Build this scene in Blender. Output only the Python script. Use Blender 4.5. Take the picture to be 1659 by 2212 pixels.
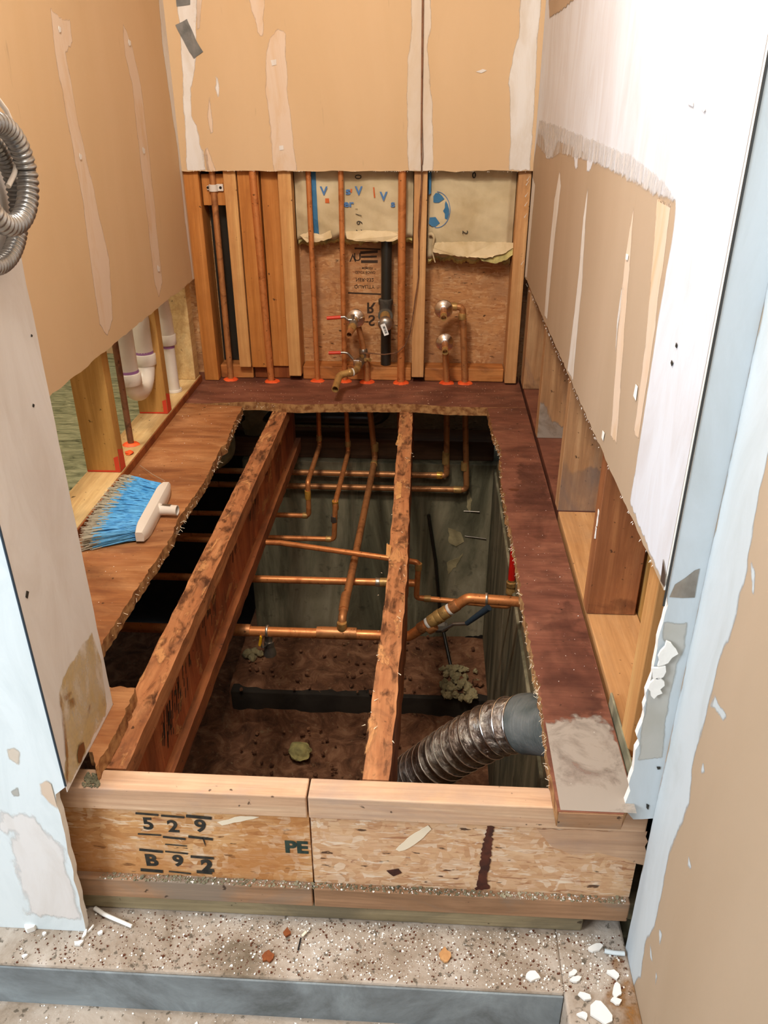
import bpy, bmesh, math, random
from mathutils import Vector, Matrix, noise as mnoise
random.seed(7)
for o in list(bpy.data.objects): bpy.data.objects.remove(o)
SC = bpy.context.scene
COL = SC.collection

# ------------------------------------------------------------------ camera
W_, H_, F_ = 1659.0, 2212.0, 1756.485
CAMZ = 0.883
yaw, pitch, roll = -5.80479407e-02, 4.86926355e-01, -3.11348289e-03
fw = Vector((math.sin(yaw)*math.cos(pitch), math.cos(yaw)*math.cos(pitch), -math.sin(pitch)))
rt = Vector((math.cos(yaw), -math.sin(yaw), 0))
up = rt.cross(fw)
RT = rt*math.cos(roll)+up*math.sin(roll)
UP = up*math.cos(roll)-rt*math.sin(roll)
cam = bpy.data.cameras.new('camera'); camo = bpy.data.objects.new('camera', cam); COL.objects.link(camo)
cam.sensor_fit = 'VERTICAL'; cam.sensor_height = 36; cam.lens = 36*F_/H_; cam.clip_start = .02
m = Matrix((RT, UP, -fw)).transposed().to_4x4(); m.translation = Vector((0, 0, CAMZ))
camo.matrix_world = m
SC.camera = camo

# ------------------------------------------------------------------ light
SC.view_settings.view_transform = 'Standard'; SC.view_settings.look = 'None'
SC.view_settings.gamma = 1; SC.view_settings.use_curve_mapping = False
SC.view_settings.exposure = 0.20
w = bpy.data.worlds.new('World'); SC.world = w; w.use_nodes = True
w.node_tree.nodes['Background'].inputs[0].default_value = (.80, .90, 1, 1)
w.node_tree.nodes['Background'].inputs[1].default_value = .45
def area(name, loc, target, sx, sy, power, col, spread=180):
    l = bpy.data.lights.new(name, 'AREA'); l.shape = 'RECTANGLE'; l.size = sx; l.size_y = sy
    l.energy = power; l.color = col; l.spread = math.radians(spread)
    o = bpy.data.objects.new(name, l); COL.objects.link(o); o.location = loc
    o.rotation_euler = (Vector(target)-Vector(loc)).to_track_quat('-Z', 'Y').to_euler()
    return o
area('alcove_lamp', (-.36, .86, 1.86), (-.26, 2.3, .2), .22, .22, 25, (1, .905, .80))
area('window_daylight', (-1.75, -.55, 1.35), (-.3, 1.0, .2), .8, 1.0, 52, (.80, .90, 1))
area('neighbour_fill_light', (-1.45, 1.7, 1.98), (-1.4, 1.8, 0), .35, .35, 17, (1, .93, .80))  # unseen fill light added to brighten the floor beyond the left studs
area('entry_lamp', (.0, .15, 1.98), (-.15, 1.6, .0), .4, .4, 10, (1, .96, .90))

# ------------------------------------------------------------------ pixel rays (photo pixel -> point on a real plane)
def ray(u, v): return fw*1.0 + RT*((u-W_/2)/F_) - UP*((v-H_/2)/F_)
def onz(u, v, z=0.0):
    d = ray(u, v); return Vector((0, 0, CAMZ)) + d*((z-CAMZ)/d.z)
def ony(u, v, Y):
    d = ray(u, v); return Vector((0, 0, CAMZ)) + d*(Y/d.y)
def onx(u, v, X):
    d = ray(u, v); return Vector((0, 0, CAMZ)) + d*(X/d.x)

# ------------------------------------------------------------------ materials
def hexc(h):
    h = h.lstrip('#'); r = [int(h[i:i+2], 16)/255 for i in (0, 2, 4)]
    return tuple(((c/12.92) if c <= .04045 else ((c+.055)/1.055)**2.4) for c in r)+(1,)
class NT:
    def __init__(s, name, rough=.7, metal=0, spec=.3):
        s.m = bpy.data.materials.new(name); s.m.use_nodes = True; s.n = s.m.node_tree.nodes; s.l = s.m.node_tree.links
        s.b = s.n['Principled BSDF']; s.b.inputs['Roughness'].default_value = rough; s.b.inputs['Metallic'].default_value = metal
        s.b.inputs['Specular IOR Level'].default_value = spec
        s.tc = s.n.new('ShaderNodeTexCoord')
    def map(s, scale=(1, 1, 1), rot=(0, 0, 0), src=None):
        k = s.n.new('ShaderNodeMapping'); k.inputs['Scale'].default_value = scale; k.inputs['Rotation'].default_value = rot
        s.l.new(src or s.tc.outputs['Object'], k.inputs['Vector']); return k.outputs[0]
    def noise(s, vec, scale, detail=4, dist=0, rough=.55):
        k = s.n.new('ShaderNodeTexNoise'); k.inputs['Scale'].default_value = scale; k.inputs['Detail'].default_value = detail
        k.inputs['Distortion'].default_value = dist; k.inputs['Roughness'].default_value = rough
        s.l.new(vec, k.inputs['Vector']); return k.outputs['Fac']
    def ramp(s, fac, stops):
        k = s.n.new('ShaderNodeValToRGB'); e = k.color_ramp.elements
        while len(e) < len(stops): e.new(.5)
        for i, (p, c) in enumerate(stops): e[i].position = p; e[i].color = hexc(c) if isinstance(c, str) else c
        s.l.new(fac, k.inputs[0]); return k.outputs[0]
    def mix(s, fac, a, b, mode='MIX'):
        k = s.n.new('ShaderNodeMix'); k.data_type = 'RGBA'; k.blend_type = mode
        for i, v in ((0, fac), (6, a), (7, b)):
            if hasattr(v, 'links'): s.l.new(v, k.inputs[i])
            else: k.inputs[i].default_value = hexc(v) if isinstance(v, str) else v
        return k.outputs[2]
    def bump(s, h, strength=.3, dist=.002):
        k = s.n.new('ShaderNodeBump'); k.inputs['Strength'].default_value = strength; k.inputs['Distance'].default_value = dist
        s.l.new(h, k.inputs['Height']); s.l.new(k.outputs[0], s.b.inputs['Normal'])
    def col(s, c):
        if hasattr(c, 'links'): s.l.new(c, s.b.inputs['Base Color'])
        else: s.b.inputs['Base Color'].default_value = hexc(c) if isinstance(c, str) else c
def stretch(axis, a, b):
    return tuple(a if i == 'XYZ'.index(axis) else b for i in range(3))
def wood(name, light, mid, dark, axis='Z', stain=None, stain_amt=.5, rough=.65, sscale=5, grain=1.0, spots=True):
    t = NT(name, rough)
    ply = 'plywood' in name
    v = t.map(stretch(axis, 3, 10) if ply else stretch(axis, 1.2, 14))
    n1 = t.noise(v, 2.0, 7, .8, .62)
    c = t.ramp(n1, [(.25, dark), (.47, mid), (.68, light)])
    v2 = t.map(stretch(axis, 6, 190)); n2 = t.noise(v2, 1, 5, .4)
    c = t.mix(t.ramp(n2, [(.36, (.32*grain,)*3+(1,)), (.58, (0, 0, 0, 1))]), c, dark)
    nb = t.noise(t.map(), 11, 7, .5, .65); c = t.mix(t.ramp(nb, [(.35, (.30,)*3+(1,)), (.62, (0, 0, 0, 1))]), c, dark)
    if stain:
        n3 = t.noise(t.map(stretch(axis, .7, 1.5)), sscale, 8, .6, .62)
        c = t.mix(t.ramp(n3, [(.5, (0, 0, 0, 1)), (.64, (stain_amt,)*3+(1,))]), c, stain)
    if spots:
        n4 = t.noise(t.map(), 70, 2)
        c = t.mix(t.ramp(n4, [(.70, (0, 0, 0, 1)), (.75, (.8,)*3+(1,))]), c, '#2c1a10')
    t.col(c); t.bump(n2, .35, .0015)
    return t.m
def osb(name, cols, rough=.75, scale=1.0, dirt=None):
    t = NT(name, rough)
    warp = t.n.new('ShaderNodeTexNoise'); warp.inputs['Scale'].default_value = 17*scale; warp.inputs['Detail'].default_value = 2
    t.l.new(t.tc.outputs['Object'], warp.inputs['Vector'])
    add = t.n.new('ShaderNodeVectorMath'); add.operation = 'MULTIPLY_ADD'; add.inputs[1].default_value = (.035,)*3
    t.l.new(warp.outputs['Color'], add.inputs[0]); t.l.new(t.tc.outputs['Object'], add.inputs[2])
    outs = []; hs = []
    for i, (rot, sc) in enumerate((((.5, .6, .3), (16, 84, 110)), ((-.7, -.9, .5), (100, 18, 70)), ((.2, 1.7, -.6), (17, 80, 74)))):
        vo = t.n.new('ShaderNodeTexVoronoi'); vo.inputs['Scale'].default_value = scale
        t.l.new(t.map(sc, rot, add.outputs[0]), vo.inputs['Vector'])
        sep = t.n.new('ShaderNodeSeparateColor'); t.l.new(vo.outputs['Color'], sep.inputs[0])
        st = [(j/(len(cols)-1)*.9+.05, c) for j, c in enumerate(cols)]
        c = t.ramp(sep.outputs[i], st); outs.append(c); hs.append((sep, vo))
    f1 = t.ramp(hs[0][0].outputs[1], [(.45, (0, 0, 0, 1)), (.5, (1, 1, 1, 1))])
    f2 = t.ramp(hs[1][0].outputs[2], [(.55, (0, 0, 0, 1)), (.6, (1, 1, 1, 1))])
    c = t.mix(f1, outs[0], outs[1]); c = t.mix(f2, c, outs[2])
    n = t.noise(t.map((3, 3, 3)), 3, 6); c = t.mix(t.ramp(n, [(.3, (.30,)*3+(1,)), (.65, (.68,)*3+(1,))]), c, cols[1])
    fn_ = t.noise(t.map((40, 60, 200), (0, .6, 0)), 1, 4); c = t.mix(t.ramp(fn_, [(.35, (.35,)*3+(1,)), (.55, (0, 0, 0, 1))]), c, cols[0])
    n4 = t.noise(t.map((30, 60, 90)), 1, 3)
    c = t.mix(t.ramp(n4, [(.66, (0, 0, 0, 1)), (.70, (.9,)*3+(1,))]), c, '#3a2012')
    fs = t.noise(t.map((22, 60, 130), (0, -.7, 0)), 1, 3, 1.0); c = t.mix(t.ramp(fs, [(.60, (0, 0, 0, 1)), (.66, (.55,)*3+(1,))]), c, cols[-2])
    fd = t.noise(t.map((26, 60, 150), (0, .9, 0)), 1, 3, 1.0); c = t.mix(t.ramp(fd, [(.61, (0, 0, 0, 1)), (.67, (.6,)*3+(1,))]), c, '#8a4a26')
    if dirt:
        c = t.mix(t.ramp(t.noise(t.map(), 6, 8, .5, .65), [(.47, (0, 0, 0, 1)), (.62, (.75,)*3+(1,))]), c, dirt)
    t.col(c); t.bump(hs[0][0].outputs[0], .5, .0015)
    return t.m
def plain(name, c, rough=.5, metal=0, spec=.4, var=None, vs=20, bump=0, bs=60):
    t = NT(name, rough, metal, spec)
    if var:
        n = t.noise(t.map(), vs, 6, .3); t.col(t.ramp(n, [(.35, var), (.6, c)]))
    else: t.col(c)
    if bump: t.bump(t.noise(t.map(), bs, 5), bump, .003)
    return t.m
def copper(name, c, d, rough=.33, axis='Z'):
    t = NT(name, rough, .5, .5)
    n = t.noise(t.map(), 24, 6, .8, .6); cc = t.ramp(n, [(.33, d), (.52, c)])
    n2 = t.noise(t.map(), 110, 2); cc = t.mix(t.ramp(n2, [(.66, (0, 0, 0, 1)), (.72, (.7,)*3+(1,))]), cc, '#2b1a10')
    t.col(cc); t.l.new(t.ramp(n, [(.3, (.55,)*3+(1,)), (.6, (rough,)*3+(1,))]), t.b.inputs['Roughness'])
    return t.m
def drywall_m(name, c, c2, axis=None):
    t = NT(name, .85, 0, .2)
    n = t.noise(t.map((1, 1, .35)), 3.2, 5, .5)
    cc = t.ramp(n, [(.3, c2), (.65, c)])
    n2 = t.noise(t.map((60, 60, 8)), 1, 3); cc = t.mix(t.ramp(n2, [(.70, (0, 0, 0, 1)), (.8, (.5,)*3+(1,))]), cc, '#a58d70')
    t.col(cc); t.bump(t.noise(t.map(), 150, 3), .06, .001); return t.m
def mud_m(name, c, c2, cover=1.0):
    t = NT(name, .8, 0, .25)
    n = t.noise(t.map((6, 6, 2)), 2.4, 7, .8, .65)
    t.col(t.ramp(n, [(.30, c2), (.30+.28*cover, c)])); t.bump(t.noise(t.map((40, 40, 6)), 1, 4), .12, .001); return t.m

M = {}
M['tan'] = drywall_m('tan_drywall_paper', '#cfb08a', '#c8a880')
M['tan_cool'] = drywall_m('tan_drywall_paper_cool', '#b49d84', '#ab947a')
M['mud'] = mud_m('joint_compound', '#ddd8d2', '#cfc4b6')
M['mud_thin'] = mud_m('thin_joint_compound', '#d6bfa8', '#cfae88', .8)
M['mud_smear'] = mud_m('smeared_joint_compound', '#d6cabc', '#cab69c', 1.3)
def film(name, c, scale=(30, 30, 30), lo=.42, hi=.58, amax=.8, rough=.85):
    t = NT(name, rough, 0, .2); n = t.noise(t.map(scale), 1, 7, .5, .65); t.col(c)
    r = t.ramp(n, [(lo, (0, 0, 0, 1)), (hi, (amax,)*3+(1,))]); t.l.new(r, t.b.inputs['Alpha']); return t.m
M['skim_film'] = film('feathered_compound', '#d3cdc8', (60, 60, 14), .36, .60, .85)
M['dust_film'] = film('grey_dust_film', '#a3978a', (14, 14, 14), .22, .50, .92)
M['stain_film'] = film('tan_stain_film', '#cdb078', (16, 16, 10), .30, .60, .75)
M['stain_film2'] = film('brown_stain_film', '#9a6a34', (26, 26, 14), .44, .60, .7)
M['damp_film'] = film('grey_damp_film', '#8d8078', (9, 9, 5), .25, .65, .6)
M['soot_film'] = film('dark_wet_film', '#4a2e26', (10, 5, 22), .40, .70, .5)
M['joist_grime'] = film('dark_joist_grime', '#4a2c1c', (48, 16, 30), .50, .66, .75)
M['joist_wear'] = film('pale_worn_wood', '#d79c66', (30, 11, 20), .56, .64, .7)
M['rust_film'] = film('rusty_brown_film', '#9a6a34', (22, 22, 22), .38, .62, .8)
M['pale_blue'] = mud_m('pale_blue_paint', '#c3cacd', '#b9bfc0')
M['gyp'] = plain('gypsum_core', '#f0ece4', .9, bump=.4)
M['white_paint'] = mud_m('white_paint', '#e2ddd8', '#d6cec6')
M['blue_white'] = mud_m('cool_white_paint', '#dfe6e6', '#d0d8d8')
M['grey_plate'] = plain('bare_grey_strip', '#b9b6ae', .7, var='#aca89d', vs=8)
M['skim'] = mud_m('daylit_skim_coat', '#d6d8de', '#cbc8ca')  # bluish daylight tint put into the colour of the white skim coat
M['water_stain'] = mud_m('water_stain', '#d4bd8e', '#a8763c', 1.0)
M['water_stain_dark'] = mud_m('dark_water_stain', '#8d5a2c', '#6e4220')
M['stud'] = wood('framing_lumber', '#dcae70', '#c9935a', '#aa7642')
M['stud_orange'] = wood('orange_lumber', '#cc8a48', '#b87636', '#9a5c28')
M['stud_pale'] = wood('pale_lumber', '#dcae78', '#c89460', '#a87444', stain='#6b5040', stain_amt=.35)
M['stud_stained'] = wood('water_stained_lumber', '#d3ad80', '#b98d63', '#8f6a49', stain='#7a685f', stain_amt=.7)
M['stud_side'] = wood('side_lumber', '#c79a58', '#b48646', '#946a34')
M['stud_wet'] = wood('reddish_lumber', '#a5612f', '#8b4a22', '#673216', stain='#50261a', stain_amt=.5)
M['stud_brown'] = wood('brown_lumber', '#b47a4c', '#98603a', '#764628', stain='#6b4030', stain_amt=.4)
M['stud_xpale'] = wood('plate_lumber', '#d9bd8b', '#c9a873', '#a68252', axis='Y', stain='#8b7a55', stain_amt=.5)
M['plate_back'] = wood('back_plate_lumber', '#cf8f52', '#b9753c', '#8d5228', axis='X', stain='#4a2a1c', stain_amt=.75)
M['ply_red'] = wood('water_stained_plywood', '#93604a', '#7b4b3a', '#5c3528', axis='X', stain='#4a2b22', stain_amt=.6, rough=.5, sscale=7)
M['ply_left'] = wood('plywood_subfloor', '#bd8a5c', '#a0693f', '#7c492c', axis='X', stain='#6b4029', stain_amt=.7, rough=.5, sscale=4)
M['ply_edge'] = plain('torn_plywood_edge', '#b08352', .85, var='#7b4c28', vs=60, bump=.8)
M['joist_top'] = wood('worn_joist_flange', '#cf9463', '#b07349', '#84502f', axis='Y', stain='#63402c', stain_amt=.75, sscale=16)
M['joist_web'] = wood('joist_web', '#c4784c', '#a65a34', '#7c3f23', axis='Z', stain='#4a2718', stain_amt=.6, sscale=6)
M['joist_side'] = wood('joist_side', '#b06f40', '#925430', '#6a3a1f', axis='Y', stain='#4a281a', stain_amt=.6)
M['rim_flange'] = wood('rim_flange', '#dfbd9a', '#cda583', '#a98467', axis='X', stain='#a08d84', stain_amt=.45, sscale=6)
M['rim_dirty'] = wood('dirty_flange', '#b98f6c', '#a07a5a', '#76583f', axis='X', stain='#857a6c', stain_amt=.75, sscale=5)
M['sill_brown'] = wood('dark_sill_lumber', '#7c5a40', '#63452f', '#453020', axis='X', stain='#3a2a1e', stain_amt=.6)
M['plate_y'] = wood('pale_plate_lumber', '#d9ab78', '#c5935f', '#a57548', axis='Y', stain='#9a7a5c', stain_amt=.45)
M['mudsill'] = wood('mudsill_lumber', '#a89876', '#928262', '#6d6048', axis='X', stain='#5f5848', stain_amt=.6)
M['osb_rim'] = osb('rim_board_osb', ['#9a6236', '#c9955e', '#dfb888', '#d2a06c', '#eedcc0', '#c08c58'], dirt='#b87c46')
M['osb_pale'] = osb('pale_rim_board_osb', ['#b07c54', '#d4ab82', '#e2c4a0', '#d0a078', '#f0e2cc', '#c8986c'])
M['osb_wall'] = osb('sheathing_osb', ['#96603a', '#c08a58', '#cf9c68', '#b47a48', '#dcb688', '#a87044'], dirt='#a07450')
M['osb_dark'] = osb('dark_sheathing_osb', ['#6e5c42', '#94805e', '#a8946e', '#84704e', '#b8a47c'], dirt='#7a6a50')
M['osb_green'] = None
t = NT('green_grey_worn_board', .8)
n = t.noise(t.map((2.5, 9, 4)), 6, 8, 1.0, .65)
c = t.ramp(n, [(.30, '#3c4029'), (.42, '#7f8565'), (.6, '#a9ac88'), (.72, '#d4d2ae')]); t.col(c); t.bump(n, .9, .006); M['osb_green'] = t.m
M['copper'] = copper('copper_pipe', '#d68a50', '#b06a38')
M['copper_old'] = copper('aged_copper_pipe', '#c08350', '#94603a', .42)
M['copper_dull'] = copper('dull_brown_pipe', '#8a6044', '#5e4230', .5)
M['brass'] = copper('brass_fitting', '#c29a5c', '#8d6b3c', .4)
M['brass_bright'] = copper('bright_brass', '#e0a848', '#b07a2e', .25)
M['solder'] = plain('solder', '#c9bfae', .35, .9)
M['chrome'] = plain('chrome', '#eeeae6', .24, 1)
M['steel'] = plain('steel', '#b5ada2', .3, .9, var='#8e867c')
M['iron'] = plain('black_iron', '#24241f', .30, .0, .6, var='#2a2823', bump=.2)
M['cast_iron'] = plain('grey_cast_iron', '#6b675e', .55, .5, var='#4f4a42', bump=.5)
M['galv'] = plain('galvanised_coil', '#a9a6a2', .32, .85, var='#8c8a88', vs=40)
M['galv_dark'] = plain('coil_groove', '#4a4a48', .5, .6)
M['foil'] = None
t = NT('duct_foil', .22, .95, .5)
n = t.noise(t.map((1, 1, 1)), 45, 6, 1.5, .7); n2 = t.noise(t.map(), 9, 5, .3)
t.col(t.mix(t.ramp(n2, [(.42, (0, 0, 0, 1)), (.6, (.8,)*3+(1,))]), t.ramp(n, [(.35, '#8b857c'), (.55, '#cfc8bc')]), '#6b4a34')); t.bump(n, .9, .006); M['foil'] = t.m
M['duct_tape'] = plain('duct_tape', '#8e908f', .35, .6, var='#6f7373', bump=.5, bs=30)
M['duct_tape_dark'] = plain('dark_duct_tape', '#7b7d79', .40, .3, var='#4e5653', vs=12, bump=1.0, bs=28)
M['red'] = plain('red_vinyl', '#c9402a', .4)
M['red_bright'] = plain('bright_red_pipe', '#d01f16', .35)
M['orange'] = plain('orange_sealant', '#f0622a', .55, var='#d8481c', vs=60, bump=.5)
M['yellow'] = plain('yellow_vinyl', '#e0a81e', .4)
M['blue_lever'] = plain('blue_grey_lever', '#3b4a58', .45, .3)
M['white_tape'] = plain('white_tape', '#d9d5cc', .5)
M['pvc'] = plain('white_pvc', '#dcd3c8', .35, 0, .5, var='#cfc4b4', vs=8)
M['purple'] = plain('purple_primer', '#9a6a9c', .5)
M['paper'] = plain('kraft_paper', '#cdbb96', .8, var='#b8a37c', vs=9, bump=1.0, bs=11)
M['paper_light'] = plain('pale_kraft_paper', '#d9c49c', .8, var='#c6ad80', vs=20, bump=.3, bs=30)
M['fiberglass'] = plain('yellow_fiberglass', '#cfc07a', .95, var='#8e8455', bump=1.0, bs=90)
M['insul_dirty'] = plain('dingy_insulation', '#b5a67c', .95, var='#857a58', vs=12, bump=1.0, bs=40)
M['blue_ink'] = plain('blue_print', '#3a6f94', .7)
M['blue_ink2'] = plain('slate_blue_print', '#4f78a8', .7)
M['black_ink'] = plain('black_print', '#20201c', .7, var='#3a352c', vs=80)
M['green_ink'] = plain('dark_green_print', '#1f332c', .7, var='#38463a', vs=80)
M['brown_ink'] = plain('faded_stamp', '#3d2a1b', .75)
M['orange_ink'] = plain('orange_print', '#c8622a', .7)
M['knot'] = plain('wood_knot', '#5a2e16', .7)
M['dark_stain'] = plain('dark_stain', '#3a1c14', .7, var='#5a2c1c', vs=60)
M['pale_flake'] = plain('pale_wood_flake', '#ecdcc0', .8)
M['cream_plastic'] = plain('cream_plastic', '#d9cfc3', .45)
M['label_white'] = plain('white_label', '#f2f2ee', .5)
M['bristle'] = plain('blue_bristles', '#62b0e2', .5, var='#3f90cc', vs=50)
M['bristle_tip'] = plain('grey_bristle_tips', '#a59c88', .7)
M['near_black'] = plain('near_black_board', '#171310', .9, var='#241c16')
t = NT('dirty_concrete', .9); v = t.map((2.2, 2.2, .45)); n = t.noise(v, 3, 8, .8, .65); n2 = t.noise(t.map(), 28, 5)
c = t.ramp(n, [(.28, '#3b392c'), (.43, '#69654f'), (.56, '#938b70'), (.72, '#b8ad92')]); c = t.mix(t.ramp(n2, [(.6, (0, 0, 0, 1)), (.72, (.5,)*3+(1,))]), c, '#2c2c26'); t.col(c); t.bump(n2, .4, .004); M['found'] = t.m
t = NT('ledge_concrete', .9); n = t.noise(t.map(), 7, 8, .6, .7); n2 = t.noise(t.map(), 90, 3)
c = t.ramp(n, [(.3, '#6e5f4c'), (.45, '#998876'), (.6, '#b3a596'), (.75, '#c9c0b6')]); c = t.mix(t.ramp(n2, [(.6, (0, 0, 0, 1)), (.68, (.8,)*3+(1,))]), c, '#4e4436'); t.col(c); t.bump(n2, .6, .003); M['ledge'] = t.m
t = NT('grey_concrete_riser', .85); n = t.noise(t.map(), 5, 8, .6, .7)
t.col(t.ramp(n, [(.3, '#4e524c'), (.45, '#74797a'), (.62, '#8f9799'), (.75, '#aab3b6')])); t.bump(n, .4, .004); M['riser'] = t.m
M['footing'] = plain('shade_dark_concrete', '#3b342b', .9, var='#2a241d', vs=9, bump=.5)  # footing concrete darkened so its colour carries the shade on its front
t = NT('crawlspace_soil', .95); n = t.noise(t.map(), 14, 9, .8, .7); n2 = t.noise(t.map(), 60, 4)
c = t.ramp(n, [(.3, '#4a3122'), (.5, '#83583e'), (.68, '#b0805e')]); c = t.mix(t.ramp(n2, [(.62, (0, 0, 0, 1)), (.7, (.6,)*3+(1,))]), c, '#a98a66'); t.col(c); t.bump(n, 1, .01); M['soil'] = t.m

# ------------------------------------------------------------------ object helpers
def tag(o, label=None, cat=None, group=None, kind=None):
    if label: o['label'] = label
    if cat: o['category'] = cat
    if group: o['group'] = group
    if kind: o['kind'] = kind
    return o
def thing(name, loc, label, cat, group=None):
    o = bpy.data.objects.new(name, None); COL.objects.link(o); o.location = loc; o.empty_display_size = .05
    return tag(o, label, cat, group)
def base(o):
    p = Vector((0, 0, 0))
    while o is not None: p += Vector(o.location); o = o.parent
    return p
def obj(name, bm, mat, parent=None, smooth=False, origin=None, label=None, kind=None, recalc=True):
    """bm is in world coordinates"""
    if recalc: bmesh.ops.recalc_face_normals(bm, faces=bm.faces)
    me = bpy.data.meshes.new(name)
    if parent is not None:
        off = base(parent); loc = Vector((0, 0, 0))
    else:
        if origin is None:
            xs = [v.co for v in bm.verts]
            origin = Vector(((min(v.x for v in xs)+max(v.x for v in xs))/2, (min(v.y for v in xs)+max(v.y for v in xs))/2, min(v.z for v in xs)))
        off = Vector(origin); loc = off
    bmesh.ops.translate(bm, verts=bm.verts, vec=-off)
    bm.to_mesh(me); bm.free()
    for mm in (mat if isinstance(mat, (list, tuple)) else [mat]): me.materials.append(mm)
    if smooth:
        me.polygons.foreach_set('use_smooth', [True]*len(me.polygons))
    o = bpy.data.objects.new(name, me); COL.objects.link(o); o.location = loc
    if parent is not None: o.parent = parent
    if smooth:
        mod = o.modifiers.new('es', 'EDGE_SPLIT'); mod.split_angle = math.radians(50)
    if label: o['label'] = label
    if kind: o['kind'] = kind
    return o
def BM(): return bmesh.new()
def box(bm, x0, x1, y0, y1, z0, z1, bev=0.0, jit=0.0, mi=0):
    vs = [bm.verts.new((x, y, z)) for x in (x0, x1) for y in (y0, y1) for z in (z0, z1)]
    f = [(0, 1, 3, 2), (4, 6, 7, 5), (0, 4, 5, 1), (2, 3, 7, 6), (0, 2, 6, 4), (1, 5, 7, 3)]
    fs = [bm.faces.new([vs[i] for i in q]) for q in f]
    for q in fs: q.material_index = mi
    if bev:
        es = list({e for q in fs for e in q.edges})
        bmesh.ops.bevel(bm, geom=es, offset=bev, segments=2, profile=.5, affect='EDGES')
    return bm
def hexa(bm, P):
    """8 points: bottom 4 (ccw) then top 4"""
    vs = [bm.verts.new(p) for p in P]
    for q in ((3, 2, 1, 0), (4, 5, 6, 7), (0, 1, 5, 4), (1, 2, 6, 5), (2, 3, 7, 6), (3, 0, 4, 7)): bm.faces.new([vs[i] for i in q])
    return bm
def prism(bm, pts, off, mi_side=0, mi=0):
    off = Vector(off); a = [bm.verts.new(p) for p in pts]; b = [bm.verts.new(Vector(p)+off) for p in pts]
    f = bm.faces.new(a); g = bm.faces.new(list(reversed(b))); f.material_index = g.material_index = mi
    n = len(a)
    for i in range(n):
        q = bm.faces.new((a[i], b[i], b[(i+1) % n], a[(i+1) % n])); q.material_index = mi_side
    return bm
def jag(pts, amp, step, closed=True, keep=()):
    """roughen the outline of a flat polygon (within its own plane)"""
    pts = [Vector(p) for p in pts]; out = []; n = len(pts)
    nrm = (pts[1]-pts[0]).cross(pts[2]-pts[1]).normalized() if n > 2 else Vector((0, 0, 1))
    for i in range(n if closed else n-1):
        a, b = pts[i], pts[(i+1) % n]; d = b-a; L = d.length
        k = 1 if i in keep else max(1, int(L/step)); side = d.normalized().cross(nrm) if L > 0 else Vector()
        for j in range(k):
            p = a.lerp(b, j/k)
            if j: p = p + side*random.uniform(-amp, amp)*(2.2 if random.random() < .1 else 1)
            out.append(p)
    return out
def path_fillet(P, r, seg=5):
    P = [Vector(p) for p in P]
    if r <= 0 or len(P) < 3: return P
    out = [P[0]]
    for i in range(1, len(P)-1):
        a, b, c = P[i-1], P[i], P[i+1]; u = (a-b); v = (c-b)
        ang = u.angle(v) if u.length and v.length else math.pi
        if ang > 3.05: out.append(b); continue
        t = min(r/math.tan(ang/2), u.length*.48, v.length*.48)
        p0 = b+u.normalized()*t; p1 = b+v.normalized()*t
        for k in range(seg+1):
            s = k/seg; out.append(p0*(1-s)**2 + b*2*s*(1-s) + p1*s*s)
    out.append(P[-1]); return out
def tube(bm, P, r, seg=14, fillet=0, caps=True, radf=None, hollow=False, mi=0):
    P = path_fillet(P, fillet)
    T = []
    for i in range(len(P)):
        a = P[max(0, i-1)]; b = P[min(len(P)-1, i+1)]; T.append((b-a).normalized())
    n = T[0].orthogonal().normalized(); rings = []
    for i, p in enumerate(P):
        n = (n - T[i]*n.dot(T[i])).normalized(); b = T[i].cross(n)
        rr = radf(i/(len(P)-1)) if radf else r
        rings.append([bm.verts.new(p + (n*math.cos(2*math.pi*k/seg)+b*math.sin(2*math.pi*k/seg))*rr) for k in range(seg)])
    for i in range(len(rings)-1):
        for k in range(seg):
            f = bm.faces.new((rings[i][k], rings[i][(k+1) % seg], rings[i+1][(k+1) % seg], rings[i+1][k])); f.material_index = mi
    if caps:
        bm.faces.new(list(reversed(rings[0]))).material_index = mi
        if not hollow: bm.faces.new(rings[-1]).material_index = mi
        else:
            e = P[-1]; tt = T[-1]; prev = rings[-1]
            for dd, rr in ((0, r*.8), (-.03, r*.8)):
                rg = []
                for k in range(seg):
                    dirv = (rings[-1][k].co-e).normalized(); rg.append(bm.verts.new(e+tt*dd+dirv*rr))
                for k in range(seg): bm.faces.new((prev[k], prev[(k+1) % seg], rg[(k+1) % seg], rg[k])).material_index = mi
                prev = rg
            bm.faces.new(prev).material_index = mi
    return bm
def lathe(bm, prof, origin, axis, seg=28, mi=0):
    """prof: list of (distance along axis, radius)"""
    o = Vector(origin); ax = Vector(axis).normalized(); n = ax.orthogonal().normalized(); b = ax.cross(n); rings = []
    for d, r in prof:
        rings.append([bm.verts.new(o+ax*d+(n*math.cos(2*math.pi*k/seg)+b*math.sin(2*math.pi*k/seg))*max(r, .0004)) for k in range(seg)])
    for i in range(len(rings)-1):
        for k in range(seg): bm.faces.new((rings[i][k], rings[i][(k+1) % seg], rings[i+1][(k+1) % seg], rings[i+1][k])).material_index = mi
    bm.faces.new(list(reversed(rings[0]))).material_index = mi; bm.faces.new(rings[-1]).material_index = mi
    return bm
def collar(bm, p, d, r, L):
    d = Vector(d).normalized(); p = Vector(p)
    lathe(bm, [(-L/2, r*.96), (-L/2+L*.12, r), (L/2-L*.12, r), (L/2, r*.96)], p, d, 18)
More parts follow.
